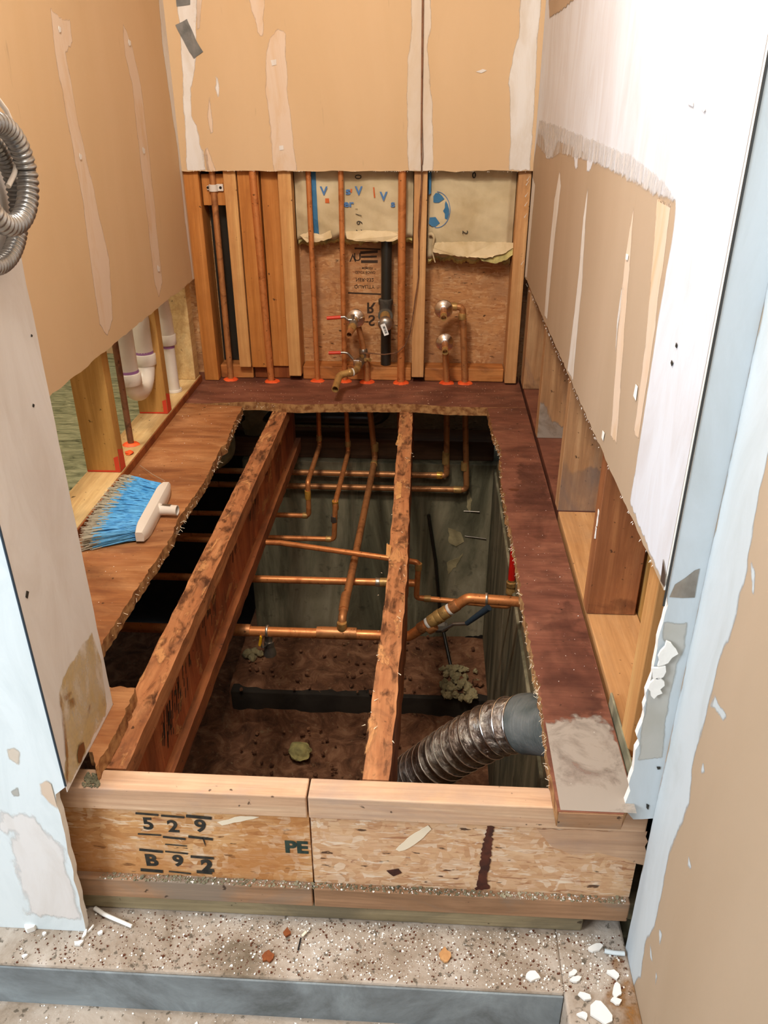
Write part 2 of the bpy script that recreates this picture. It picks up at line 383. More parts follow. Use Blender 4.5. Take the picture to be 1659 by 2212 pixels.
def blob(bm, c, r, n=1, squash=(1, 1, 1), rough=.35, sub=2):
    g = bmesh.ops.create_icosphere(bm, subdivisions=sub, radius=1); ph = Vector((random.random()*50, random.random()*50, 0))
    for v in g['verts']:
        k = 1+rough*(1.1*mnoise.noise(v.co*1.5+ph)+.8*mnoise.noise(v.co*4+ph)+random.uniform(-.12, .12))
        v.co = Vector(c)+Vector((v.co.x*squash[0], v.co.y*squash[1], v.co.z*squash[2]))*r*k
def flat(name, pts, nrm, off, mat, parent, label=None, th=.0006):
    """thin layer lying on a surface (compound, print, stain)"""
    n = Vector(nrm).normalized(); bm = BM(); prism(bm, [Vector(p)+n*off for p in pts], n*th)
    return obj(name, bm, mat, parent, label=label)
def bars(name, quads, nrm, off, mat, parent, label=None):
    n = Vector(nrm).normalized()
    for q in quads:
        bm = BM(); prism(bm, [Vector(p)+n*off for p in q], n*.0004); obj(name, bm, mat, parent, label=label)
def text(name, s, at, right, upv, size, mat, parent, bold=.0, label=None, sx=1.0):
    cu = bpy.data.curves.new('t', 'FONT'); cu.body = s; cu.size = 1; cu.align_x = 'CENTER'; cu.align_y = 'CENTER'; cu.offset = bold; cu.extrude = .01
    cu.resolution_u = 4
    o = bpy.data.objects.new('t', cu); COL.objects.link(o); bpy.context.view_layer.update()
    me = bpy.data.meshes.new_from_object(o); bpy.data.objects.remove(o)
    bm = BM(); bm.from_mesh(me); bpy.data.meshes.remove(me)
    R = Vector(right).normalized(); U = Vector(upv).normalized(); N = R.cross(U).normalized()
    for v in bm.verts:
        v.co = Vector(at)+R*v.co.x*size*sx+U*v.co.y*size+N*v.co.z*size*.05
    return obj(name, bm, mat, parent, label=label)
def pxpoly(fn, plane, pts): return [fn(u, v, plane) for u, v in pts]

# ================================================================== SETTING
XL, XR, YB = -.745, .286, 2.56
TOP = 2.05
# back wall drywall
bm = BM(); pts = [Vector((XL-.01, YB, TOP)), Vector((XR+.012, YB, TOP)), Vector((XR, YB, .653)), Vector((XL, YB, .650))]
pts = jag(pts, .0016, .02, keep=(0, 1, 3)); prism(bm, pts, (0, .0127, 0), 1)
wall_back = tag(obj('wall_back', bm, [M['tan'], M['gyp']]), 'tan drywall of the back wall, cut off straight above the open studs', None, kind='structure')
# left wall drywall
a = onx(108, 852, XL); bm = BM()
pts = [Vector((XL, YB+.0127, TOP)), Vector((XL, YB+.0127, .335)), Vector((XL, 1.95, .337)), Vector((XL, 1.62, .336)), Vector((XL, .9831, .340)), Vector((XL, .9831, TOP))]
prism(bm, jag(pts, .002, .02, keep=(0, 4, 5)), (-.0127, 0, 0), 1)
wall_left = tag(obj('wall_left', bm, [M['tan'], M['gyp']]), 'tan drywall of the left wall cut off above the exposed studs', None, kind='structure')
# right wall drywall
bm = BM(); pts = [Vector((XR, YB+.0127, TOP)), Vector((XR, .8325, TOP)), Vector((XR, .8325, .345)), Vector((XR, YB-.01, .352)), Vector((XR, YB, .352))]
prism(bm, jag(pts, .0022, .018, keep=(0, 1, 3, 4)), (.0127, 0, 0), 1)
wall_right = tag(obj('wall_right', bm, [M['tan_cool'], M['gyp']]), 'right wall drywall, skimmed white above and bare tan below', None, kind='structure')
# wing wall at the left of the opening
bm = BM()
pts = [Vector((-2.0, .80, -.3065)), Vector((-.522, .80, -.3065)), Vector((-.512, .80, -.005)), Vector((-.4955, .80, .01)), Vector((-.4955, .80, TOP)), Vector((-2.0, .80, TOP))]
prism(bm, jag(pts, .0015, .02, keep=(0, 3, 4, 5)), (0, .0127, 0), 1)
box(bm, -2.0, -.495, .8129, .983, .0005, TOP)
wall_front_left = tag(obj('wall_front_left', bm, [M['blue_white'], M['gyp']]), 'white painted wall end at the left of the opening', None, kind='structure')
# side lining of the wing wall (faces the alcove)
flat('white_lining', jag([Vector((-.495, .8005, .0)), Vector((-.495, .983, .0)), Vector((-.495, .983, TOP)), Vector((-.495, .8005, TOP))], .001, .03, keep=(2, 3)), (1, 0, 0), .0002, M['white_paint'], wall_front_left)
bm = BM(); tube(bm, [(-.4945, .8003, .012), (-.4945, .8003, TOP)], .0016, 6); obj('corner_bead', bm, M['blue_lever'], wall_front_left, label='dark metal corner bead line')
# entry wall on the right
bm = BM()
box(bm, .327, .45, -1.3, .8218, -.62, TOP)
wall_entry = tag(obj('wall_entry_right', bm, M['tan_cool']), 'bare tan drywall of the entry wall nearest at right', None, kind='structure')
bm = BM(); pts = pxpoly(ony, .822, [(1441, 1288), (1420, 1400), (1402, 1480), (1370, 1650), (1350, 1750), (1368, 1770), (1408, 1768)])
p0 = Vector((.3268, .822, TOP)); p1 = Vector((XR, .822, TOP)); 
q = [p1]+[Vector((max(p.x, .2865), .822, p.z)) for p in pts]+[Vector((.3268, .822, pts[-1].z)), p0]
prism(bm, jag(q, .0022, .012, keep=(0, 8, 7, 9)), (0, .010, 0), 1)
wall_strip = tag(obj('wall_front_right', bm, [M['pale_blue'], M['gyp']]), 'narrow pale return between the right wall and the entry wall', None, kind='structure')
bm = BM(); tube(bm, [(XR-.0005, .8212, .33), (XR-.0005, .8212, TOP)], .0014, 6); obj('corner_bead', bm, M['galv_dark'], wall_strip, label='dark exposed corner bead line')
# ceiling
bm = BM(); box(bm, -2.0, .45, -1.3, 2.9, TOP, TOP+.03)
tag(obj('ceiling', bm, M['white_paint']), 'ceiling', None, kind='structure')
# crawlspace shell
bm = BM()
nx, ny = 90, 70; g = {}
for i in range(nx+1):
    for j in range(ny+1):
        x = -2.6+i*(2.95/nx); y = .75+j*(2.1/ny)
        stepw = 1/(1+math.exp(-(y-2.262)/.006)) if x > -.72 else 0
        if -.735 < x <= -.72: stepw *= .5
        z = -1.215 + .155*stepw
        k = .35 if stepw > .5 else 1
        z += k*.010*(math.sin(x*23+y*9)+math.sin(y*31-x*13)*.8)*.5 + k*random.uniform(-.008, .008)
        g[i, j] = bm.verts.new((x, y, z))
for i in range(nx):
    for j in range(ny): bm.faces.new((g[i, j], g[i+1, j], g[i+1, j+1], g[i, j+1]))
floor_crawl = tag(obj('floor_crawlspace', bm, M['soil'], smooth=True), 'brown soil at the bottom of the crawlspace', None, kind='structure')
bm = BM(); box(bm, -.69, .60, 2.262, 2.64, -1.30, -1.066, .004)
tag(obj('trim_footing', bm, M['footing']), 'concrete footing step, coloured dark for shade, under the back foundation wall', None, kind='structure')
bm = BM(); box(bm, -.662, .60, 2.625, 2.80, -1.30, -.312, .003)
wall_found = tag(obj('wall_foundation_back', bm, M['found']), 'stained grey concrete foundation wall below the back wall', None, kind='structure')
bm = BM(); box(bm, .236, .42, .85, 2.6249, -1.30, -.325, .003)
wall_found_r = tag(obj('wall_foundation_right', bm, M['found']), 'grey concrete foundation wall below the right strip', None, kind='structure')
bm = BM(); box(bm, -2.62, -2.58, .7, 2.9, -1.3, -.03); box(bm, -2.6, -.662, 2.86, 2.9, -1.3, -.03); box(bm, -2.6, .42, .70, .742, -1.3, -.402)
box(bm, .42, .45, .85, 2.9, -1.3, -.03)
tag(obj('wall_crawlspace', bm, M['near_black']), 'outer crawlspace walls coloured nearly black for the dark', None, kind='structure')  # black wall colour stands in for the darkness of the void
# concrete ledge and lower floor
bm = BM()
def grid_surface(bm, x0, x1, y0, y1, z, n, m_, amp):
    gg = {}
    for i in range(n+1):
        for j in range(m_+1):
            x = x0+(x1-x0)*i/n; y = y0+(y1-y0)*j/m_
            gg[i, j] = bm.verts.new((x, y+(0), z+random.uniform(-amp, amp)))
    for i in range(n):
        for j in range(m_): bm.faces.new((gg[i, j], gg[i+1, j], gg[i+1, j+1], gg[i, j+1]))
box(bm, -2.0, .222, .742, .99, -.60, -.3075, .004); box(bm, .2215, .327, -1.3, .99, -.60, -.3076, .004)
obf = obj('floor_ledge', bm, M['ledge']); tag(obf, 'rough concrete ledge in front of the rim joist', None, kind='structure')
bm = BM(); box(bm, -1.99, .2205, .7385, .7418, -.42, -.3125, .001); obj('riser_face', bm, M['riser'], obf, label='smooth grey-blue front face of the ledge')
bm = BM(); box(bm, -2.0, .2215, -1.3, .7385, -.62, -.40)
tag(obj('floor', bm, M['ledge']), 'dirty lower floor in front of the ledge', None, kind='structure')
bm = BM(); box(bm, -2.0, -.861, .985, 2.9, -.028, -.001)
tag(obj('floor_neighbour', bm, M['osb_green']), 'greenish worn board floor beyond the left studs', None, kind='structure')
bm = BM(); box(bm, -2.05, -2.0, .8, 2.9, 0, TOP); box(bm, -2.0, -.98, 2.86, 2.9, 0, TOP)
tag(obj('wall_neighbour', bm, M['tan']), 'far wall of the room beyond the left studs', None, kind='structure')

# (surface stains on the ledge)
LEDGE_STAINS = [([(1330, 2060), (1400, 2040), (1420, 2230), (1345, 2230), (1310, 2160)], 'rust_film')]
# ------------------------------------------------------------------ joint compound and marks on the walls
SOFT = {}
def soft_mat(m):
    """same surface colour, with its coverage fading out at a feathered, noisy border"""
    if m.name in SOFT: return SOFT[m.name]
    k = m.copy(); k.name = m.name+'_feathered'; nt = k.node_tree; n = nt.nodes; l = nt.links; b = n['Principled BSDF']
    at = n.new('ShaderNodeAttribute'); at.attribute_name = 'cover'
    tc = n.new('ShaderNodeTexCoord'); no = n.new('ShaderNodeTexNoise'); no.inputs['Scale'].default_value = 55; no.inputs['Detail'].default_value = 5
    mp = n.new('ShaderNodeMapping'); mp.inputs['Scale'].default_value = (1, 1, .35); l.new(tc.outputs['Object'], mp.inputs[0]); l.new(mp.outputs[0], no.inputs['Vector'])
    m1 = n.new('ShaderNodeMath'); m1.operation = 'SUBTRACT'; l.new(no.outputs['Fac'], m1.inputs[0]); m1.inputs[1].default_value = .5
    m2 = n.new('ShaderNodeMath'); m2.operation = 'MULTIPLY_ADD'; l.new(m1.outputs[0], m2.inputs[0]); m2.inputs[1].default_value = 1.5; l.new(at.outputs['Fac'], m2.inputs[2])
    mr = n.new('ShaderNodeMapRange'); mr.interpolation_type = 'SMOOTHSTEP'; mr.inputs[1].default_value = .30; mr.inputs[2].default_value = .72; l.new(m2.outputs[0], mr.inputs[0])
    out = mr.outputs[0]
    if b.inputs['Alpha'].is_linked:
        m3 = n.new('ShaderNodeMath'); m3.operation = 'MULTIPLY'; l.new(out, m3.inputs[0]); l.new(b.inputs['Alpha'].links[0].from_socket, m3.inputs[1]); out = m3.outputs[0]
    l.new(out, b.inputs['Alpha']); SOFT[m.name] = k; return k
def sdist(p, P):
    d = 1e9; ins = False; n = len(P); x, y = p
    for i in range(n):
        x1, y1 = P[i]; x2, y2 = P[(i+1) % n]; dx, dy = x2-x1, y2-y1; L = dx*dx+dy*dy
        t = max(0, min(1, ((x-x1)*dx+(y-y1)*dy)/L)) if L else 0
        d = min(d, math.hypot(x-x1-t*dx, y-y1-t*dy))
        if (y1 > y) != (y2 > y) and x < (x2-x1)*(y-y1)/(y2-y1)+x1: ins = not ins
    return d if ins else -d
def softpatch(pts3, nrm, off, mat, parent, name, label=None, feather=.006, hard=(), res=None):
    """pts3: planar outline; builds a fine grid inside it whose 'cover' value falls to 0 across the border"""
    n = Vector(nrm).normalized(); ax = [k for k in range(3) if abs(n[k]) < .5][:2]; fixed = [k for k in range(3) if abs(n[k]) >= .5][0]
    Q = [(p[ax[0]], p[ax[1]]) for p in pts3]; x0, x1 = min(q[0] for q in Q), max(q[0] for q in Q); y0, y1 = min(q[1] for q in Q), max(q[1] for q in Q)
    pad = feather*.9; x0 -= pad; x1 += pad; y0 -= pad; y1 += pad
    for (k, lo, hi) in hard:
        if k == ax[0]: x0, x1 = max(x0, lo), min(x1, hi)
        if k == ax[1]: y0, y1 = max(y0, lo), min(y1, hi)
    h = res or max(.0022, feather*.5); nx = min(150, max(4, int((x1-x0)/h))); ny = min(260, max(4, int((y1-y0)/h)))
    me = bpy.data.meshes.new(name); V = []; C = []; idx = {}; F = []
    for i in range(nx+1):
        for j in range(ny+1):
            x = x0+(x1-x0)*i/nx; y = y0+(y1-y0)*j/ny; c = .5+.5*sdist((x, y), Q)/feather
            v = [0, 0, 0]; v[ax[0]] = x; v[ax[1]] = y; v[fixed] = pts3[0][fixed]+n[fixed]*off
            idx[i, j] = len(V); V.append(v); C.append(max(-.6, min(1.4, c)))
    for i in range(nx):
        for j in range(ny):
            q = (idx[i, j], idx[i+1, j], idx[i+1, j+1], idx[i, j+1])
            if max(C[k] for k in q) > -.3: F.append(q)
    used = sorted({k for q in F for k in q}); mp = {k: i for i, k in enumerate(used)}
    off_ = base(parent)
    me.from_pydata([Vector(V[k])-off_ for k in used], [], [[mp[k] for k in q] for q in F])
    at = me.attributes.new('cover', 'FLOAT', 'POINT')
    for i, k in enumerate(used): at.data[i].value = C[k]
    me.materials.append(soft_mat(mat)); o = bpy.data.objects.new(name, me); COL.objects.link(o); o.parent = parent
    if label: o['label'] = label
    return o
HARD = {}
def patch(pts, fn, plane, nrm, mat, parent, amp=.004, step=.02, name='joint_compound', off=.0003, label=None, keep=(), feather=None):
    P = pxpoly(fn, plane, pts)
    if name in ('nail_hole', 'screw_dab', 'bare_metal_patch', 'bare_bead_metal', 'paper_tear'):
        return flat(name, jag(P, amp, step, keep=keep), nrm, off, mat, parent, label)
    return softpatch(P, nrm, off, mat, parent, name, label, feather or .005, HARD.get(parent.name, ()))
LN = (1, 0, 0); RN = (-1, 0, 0); BN = (0, -1, 0)
for P_, m_ in LEDGE_STAINS: softpatch([onz(u, v, -.3075) for u, v in P_], (0, 0, 1), .0004, M[m_], obf, 'rusty_stain', 'rusty brown stain', .02, ((0, .224, .326),))
HARD.update({'wall_back': ((0, XL, XR), (2, .6525, TOP)), 'wall_left': ((1, .984, YB), (2, .338, TOP)), 'wall_right': ((1, .833, YB-.0005), (2, .346, TOP)),
 'wall_front_left': ((1, .8003, .983), (0, -2, -.514), (2, -.306, TOP)), 'wall_front_right': ((0, .287, .3265), (2, -.06, TOP))})
# left wall
patch([(110, 20), (128, 38), (150, 45), (156, 90), (142, 115), (165, 250), (195, 380), (235, 560), (243, 690), (232, 725), (215, 700), (203, 620), (178, 430), (140, 230), (118, 110)], onx, XL, LN, M['mud_thin'], wall_left, .002)
patch([(265, 50), (283, 90), (305, 190), (318, 300), (335, 460), (350, 610), (343, 640), (333, 610), (322, 500), (300, 320), (285, 180), (270, 120)], onx, XL, LN, M['mud_thin'], wall_left, .002)
patch([(338, -60), (375, -60), (390, 100), (402, 300), (412, 420), (424, 600), (416, 604), (400, 480), (383, 320), (352, 110)], onx, XL, LN, M['mud'], wall_left, .0008)
for u, v in ((127, 63), (172, 338), (278, 92), (309, 325), (341, 580)):
    patch([(u-2, v-7), (u+3, v-3), (u+3, v+6), (u, v+7), (u-2, v)], onx, XL, LN, M['mud'], wall_left, .0004, name='screw_dab', off=.0012)
# back wall
patch([(378, -60), (425, -60), (425, 60), (420, 150), (412, 190), (413, 250), (425, 270), (432, 310), (440, 330), (446, 369), (404, 369), (398, 240), (388, 60)], ony, YB, BN, M['mud'], wall_back, .003, .012)
patch([(424, 0), (440, -40), (432, 60), (424, 70)], ony, YB, BN, M['mud_thin'], wall_back, .002)
patch([(448, 320), (456, 340), (466, 369), (446, 369), (440, 335)], ony, YB, BN, M['mud_thin'], wall_back, .002)
patch([(452, 210), (457, 250), (460, 285), (455, 290), (450, 250)], ony, YB, BN, M['mud_thin'], wall_back, .001)
patch([(530, -60), (575, -60), (568, 40), (566, 78), (556, 70), (548, 35)], ony, YB, BN, M['mud_thin'], wall_back, .003)
patch([(600, 62), (617, 72), (620, 150), (622, 200), (632, 300), (640, 369), (592, 369), (585, 300), (575, 200), (572, 130), (582, 85)], ony, YB, BN, M['mud_thin'], wall_back, .003)
patch([(465, 160), (471, 168), (474, 190), (471, 210), (466, 190)], ony, YB, BN, M['mud'], wall_back, .001)
patch([(888, -60), (930, -60), (930, 60), (922, 95), (928, 160), (934, 250), (935, 369), (884, 369), (880, 250), (882, 130), (890, 60)], ony, YB, BN, M['mud_smear'], wall_back, .003)
patch([(1125, -60), (1172, -60), (1160, 100), (1152, 240), (1145, 368), (1099, 368), (1103, 300), (1100, 180), (1108, 120), (1120, 80)], ony, YB, BN, M['mud'], wall_back, .003, .012)
patch([(585, 130), (597, 128), (597, 140), (588, 142)], ony, YB, BN, M['mud'], wall_back, .001, name='screw_dab', off=.0012)
patch([(603, 315), (612, 314), (613, 323), (604, 325)], ony, YB, BN, M['mud'], wall_back, .001, name='screw_dab', off=.0012)
patch([(1028, 155), (1043, 149), (1052, 152), (1040, 158)], ony, YB, BN, M['mud'], wall_back, .001, name='paper_tear', off=.0012)
# right wall: white skim above, stripes below
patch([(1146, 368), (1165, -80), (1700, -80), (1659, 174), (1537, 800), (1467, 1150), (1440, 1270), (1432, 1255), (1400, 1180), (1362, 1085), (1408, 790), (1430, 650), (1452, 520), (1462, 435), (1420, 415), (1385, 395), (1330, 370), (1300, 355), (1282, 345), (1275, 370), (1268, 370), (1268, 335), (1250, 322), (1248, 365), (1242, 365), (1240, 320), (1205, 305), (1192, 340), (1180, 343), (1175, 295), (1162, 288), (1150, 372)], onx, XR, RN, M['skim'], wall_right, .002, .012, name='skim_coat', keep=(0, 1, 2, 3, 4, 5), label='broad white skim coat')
patch([(1160, 310), (1188, 345), (1210, 330), (1290, 352), (1380, 400), (1462, 438), (1445, 405), (1380, 345), (1300, 310), (1200, 270), (1165, 260)], onx, XR, RN, M['skim_film'], wall_right, .005, .02, off=.0010, name='skim_edge')
for P, mt in (([(1209, 370), (1212, 400), (1200, 500), (1190, 600), (1182, 690), (1176, 682), (1186, 550), (1198, 430)], 'mud'), ([(1271, 400), (1265, 480), (1257, 620), (1245, 740), (1238, 820), (1226, 800), (1238, 700), (1250, 600), (1260, 470)], 'mud'), ([(1370, 440), (1362, 560), (1350, 700), (1332, 960), (1320, 940), (1335, 720), (1350, 560)], 'mud_thin'), ([(1150, 380), (1156, 400), (1138, 600), (1133, 598)], 'mud'), ([(1343, 620), (1346, 640), (1336, 700), (1330, 760), (1333, 690)], 'mud'), ([(1420, 430), (1450, 440), (1405, 780), (1380, 950), (1370, 930), (1395, 750)], 'mud_thin')):
    patch(P, onx, XR, RN, M[mt], wall_right, .0015)
patch([(1186, 0), (1260, -20), (1215, 22), (1188, 38)], onx, XR, RN, M['tan_cool'], wall_right, .002, off=.0012, name='bare_paper')
for P in ([(1355, 548), (1360, 550), (1358, 562), (1354, 560)], [(1376, 830), (1380, 835), (1376, 865), (1371, 855)], [(1304, 930), (1308, 935), (1305, 952), (1302, 945)], [(1487, 215), (1500, 220), (1500, 230), (1490, 225)], [(1517, 232), (1528, 236), (1524, 242)]):
    patch(P, onx, XR, RN, M['gyp'], wall_right, .0005, off=.0014, name='paper_tear')
for P in ([(1464, 740), (1466, 745), (1464, 752), (1462, 748)], [(1454, 778), (1457, 784), (1454, 791), (1452, 784)]):
    patch(P, onx, XR, RN, M['black_ink'], wall_right, .0003, off=.0014, name='nail_hole')
patch([(1436, 1208), (1441, 1240), (1439, 1268), (1430, 1255)], onx, XR, RN, M['steel'], wall_right, .001, off=.0014, name='bare_bead_metal')
# entry strip and entry wall marks
patch([(1446, 1289), (1458, 1262), (1480, 1248), (1500, 1232), (1511, 1228), (1500, 1290)], ony, .822, BN, M['steel'], wall_strip, .001, .01, name='bare_metal_patch', label='bare grey metal where paint is gone')
patch([(1434, 1345), (1485, 1345), (1478, 1385), (1464, 1430), (1450, 1500), (1438, 1560), (1428, 1635), (1380, 1640), (1390, 1560), (1405, 1450), (1425, 1440), (1452, 1402), (1435, 1375)], ony, .822, BN, M['grey_plate'], wall_strip, .001, .01, name='unpainted_board', label='beige-grey unpainted board')
for P in ([(1437, 1378), (1452, 1390), (1462, 1405), (1440, 1425), (1418, 1432), (1424, 1400)], [(1405, 1436), (1435, 1432), (1430, 1455), (1408, 1458)], [(1402, 1468), (1420, 1455), (1432, 1465), (1428, 1490), (1410, 1502), (1397, 1480)]):
    bm = BM(); pp = jag(pxpoly(ony, .822, P), .002, .006); prism(bm, [p+Vector((0, -.004, 0)) for p in pp], (0, -.003, 0)); obj('gypsum_chip', bm, M['gyp'], wall_strip, label='broken white gypsum chip')
patch([(1418, 1655), (1426, 1655), (1426, 1660), (1420, 1661)], ony, .822, BN, M['black_ink'], wall_strip, .0003, off=.0008, name='nail_hole')
patch([(1396, 1735), (1402, 1738), (1400, 1748), (1396, 1744)], ony, .822, BN, M['black_ink'], wall_strip, .0006, off=.0008, name='nail_hole')
EX = .327
P = [Vector((EX, .8215, TOP)), Vector((EX, .8215, -.37))]
P += pxpoly(onx, EX, [(1352, 2090), (1368, 2130), (1385, 2110), (1395, 2030), (1415, 2000), (1428, 1930), (1440, 1880), (1450, 1830), (1470, 1780), (1490, 1740), (1497, 1660), (1510, 1600), (1525, 1545), (1540, 1480), (1555, 1420), (1575, 1385), (1590, 1330), (1600, 1280), (1615, 1230), (1640, 1060), (1680, 900)]) + [Vector((EX, .66, TOP))]
n0 = len(P)
softpatch(P, RN, .0003, M['pale_blue'], wall_entry, 'corner_compound', 'white corner compound band', .006, ((1, -1, .8217), (2, -.4, TOP)), .004)
for P in ([(1622, 1210), (1632, 1240), (1630, 1290), (1624, 1280)], [(1545, 1500), (1568, 1545), (1562, 1552), (1535, 1525)], [(1519, 1650), (1521, 1665), (1516, 1665)], [(1488, 1850), (1492, 1870), (1487, 1870)], [(1425, 2010), (1430, 2020), (1425, 2040)], [(1416, 2080), (1420, 2110), (1416, 2125)], [(1405, 2040), (1412, 2085), (1405, 2070)]):
    patch(P, onx, EX, RN, M['pale_blue'], wall_entry, .001, .01, name='compound_smear')
# wing wall: water stains low on its inner face, scuffs on its front
patch([(175, 1395), (197, 1370), (217, 1430), (229, 1520), (226, 1545), (190, 1610), (152, 1690), (140, 1680), (140, 1600), (132, 1530), (125, 1500), (135, 1460), (155, 1430)], onx, -.495, LN, M['stain_film'], wall_front_left, .002, .02, name='water_stain', off=.0012, label='yellow-brown water stain')
for P in ([(126, 1500), (129, 1498), (138, 1560), (146, 1630), (143, 1690), (140, 1640), (133, 1560)], [(135, 1505), (150, 1495), (168, 1480), (172, 1484), (152, 1500), (140, 1512)], [(190, 1520), (194, 1520), (186, 1575), (165, 1625), (150, 1640), (176, 1590)], [(145, 1515), (160, 1503), (168, 1512), (155, 1528), (143, 1532)], [(222, 1495), (226, 1500), (224, 1530), (218, 1525)]):
    patch(P, onx, -.495, LN, M['stain_film2'], wall_front_left, .001, .01, name='stain_edge', off=.0020)
patch([(168, 1608), (176, 1605), (179, 1622), (172, 1645), (165, 1650), (163, 1630)], onx, -.495, LN, M['water_stain_dark'], wall_front_left, .001, .006, name='dark_stain', off=.0026)
patch([(55, 1276), (60, 1278), (57, 1293), (53, 1290)], onx, -.495, LN, M['black_ink'], wall_front_left, .0006, .01, name='nail_hole', off=.0012)
patch([(65, 722), (68, 724), (67, 728), (65, 727)], onx, -.495, LN, M['black_ink'], wall_front_left, .0004, .01, name='nail_hole', off=.0012)
patch([(69, 872), (72, 874), (71, 880), (68, 878)], onx, -.495, LN, M['black_ink'], wall_front_left, .0004, .01, name='nail_hole', off=.0012)
patch([(0, 1755), (40, 1758), (75, 1765), (130, 1830), (150, 1900), (175, 1985), (150, 1985), (60, 1975), (50, 1900), (28, 1860), (30, 1800), (0, 1790)], ony, .80, BN, M['white_paint'], wall_front_left, .003, .02, name='paint_patch', feather=.012)
patch([(82, 1690), (100, 1685), (122, 1700), (140, 1760), (128, 1750), (105, 1730), (88, 1715)], ony, .80, BN, M['mud_thin'], wall_front_left, .002, .01, name='torn_paper', off=.0012, label='torn tan paper at the broken corner')
patch([(24, 1710), (38, 1702), (42, 1718), (30, 1722)], ony, .80, BN, M['grey_plate'], wall_front_left, .001, .01, name='scuff')
patch([(14, 1618), (30, 1612), (42, 1625), (38, 1650), (20, 1640)], ony, .80, BN, M['mud_smear'], wall_front_left, .002, .01, name='scuff')
# duct tape pieces stuck in the left back corner
def tape(pts, label):
    bm = BM(); pp = pxpoly(ony, YB, pts); prism(bm, [p+Vector((0, -.0008, 0)) for p in jag(pp, .0008, .01)], (0, -.0012, 0))
    tag(obj('duct_tape_strip', bm, M['duct_tape']), label, 'tape', 'grey tape strips on the back corner')
tape([(379, 54), (404, 41), (423, 85), (439, 112), (419, 127), (409, 112)], 'long grey duct tape strip slanting on the back wall corner')
tape([(377, -35), (411, -35), (411, 10), (382, 14)], 'grey duct tape piece topmost on the back wall corner')

# ================================================================== FRAMING
ZT = TOP-.02
def board(name, x0, x1, y0, y1, z0, z1, mat, label, cat, group=None, bev=.002):
    bm = BM(); box(bm, x0, x1, y0, y1, z0, z1, bev)
    return tag(obj(name, bm, mat), label, cat, group)
BS = 2.5745
def xat(u, v, Y=BS): return ony(u, v, Y).x
GB = 'studs of the back wall'
board('wall_stud', -.748, xat(429, 375)-.002, BS, 2.663, .001, ZT, M['stud_orange'], 'orange stained stud in the left corner of the back wall', 'stud', GB)
xb0, xb1 = xat(481, 375), xat(508, 375)
board('wall_stud', xb0, xb1, BS, 2.663, .048, ZT, M['stud'], 'pale stud just right of the dark slot in the back wall', 'stud', GB)
xc1 = xat(598, 375)
board('wall_stud', xb1+.003, xat(556, 375), BS+.006, 2.66, .046, ZT, M['stud_orange'], 'wide orange stud left of the copper riser beside the pale stud', 'stud', GB)
board('wall_stud', xat(557, 375)+.002, xc1-.002, BS+.022, 2.66, .046, ZT, M['stud_orange'], 'deep orange recessed board behind the second copper riser', 'stud', GB)
xe0, xe1 = xat(599, 375), xat(628, 375)
board('wall_stud', xe0, xe1, BS, 2.663, .020, ZT, M['stud'], 'golden stud left of the insulation bay', 'stud', GB)
xf0, xf1 = xat(895, 372), xat(924, 372)
board('wall_stud', xf0, xf1, BS, 2.663, .022, ZT, M['stud_pale'], 'pale stud with a thin wire running down it', 'stud', GB)
xg0, xg1 = xat(1124, 375), .291
board('wall_stud', xg0-.004, xg1-.006, BS, 2.663, .006, ZT, M['stud_pale'], 'knotty stud in the right corner of the back wall', 'stud', GB)
# blocking between first studs
z0 = ony(450, 443, 2.60).z
bk = board('blocking', xat(429, 375)+.001, xb0-.001, 2.592, 2.66, z0, z0+.089, M['stud_orange'], 'short orange blocking above the dark slot', 'blocking')
# bottom plates
board('bottom_plate', xat(429, 375), xb1, 2.602, 2.664, .001, .046, M['plate_back'], 'dark worn bottom plate below the two left studs', 'plate', 'bottom plates of the back wall', .004)
board('bottom_plate', xb1+.004, xe0-.002, 2.606, 2.664, .001, .044, M['stud_wet'], 'charred looking bottom plate below the orange boards', 'plate', 'bottom plates of the back wall', .004)
board('bottom_plate', xe1+.002, xf0-.002, 2.600, 2.664, .001, .046, M['plate_back'], 'bottom plate behind the valve pipes', 'plate', 'bottom plates of the back wall', .004)
board('bottom_plate', xf1+.002, xg0-.006, 2.600, 2.664, .001, .046, M['plate_back'], 'bottom plate behind the two capped stub outs', 'plate', 'bottom plates of the back wall', .004)
# dark panel painting the deep shade inside the slot + sheathing
bm = BM(); box(bm, -.98, .415, 2.667, 2.679, -.026, ZT)
sheath = tag(obj('sheathing_panel', bm, M['osb_wall']), 'reddish strand board sheathing behind the back studs', 'panel')
bm = BM(); box(bm, xat(429, 375)+.002, xb0-.002, 2.655, 2.665, .048, z0-.002); shading = tag(obj('shade_strip', bm, M['iron']), 'dark felt at the back of the narrow slot', 'shading')
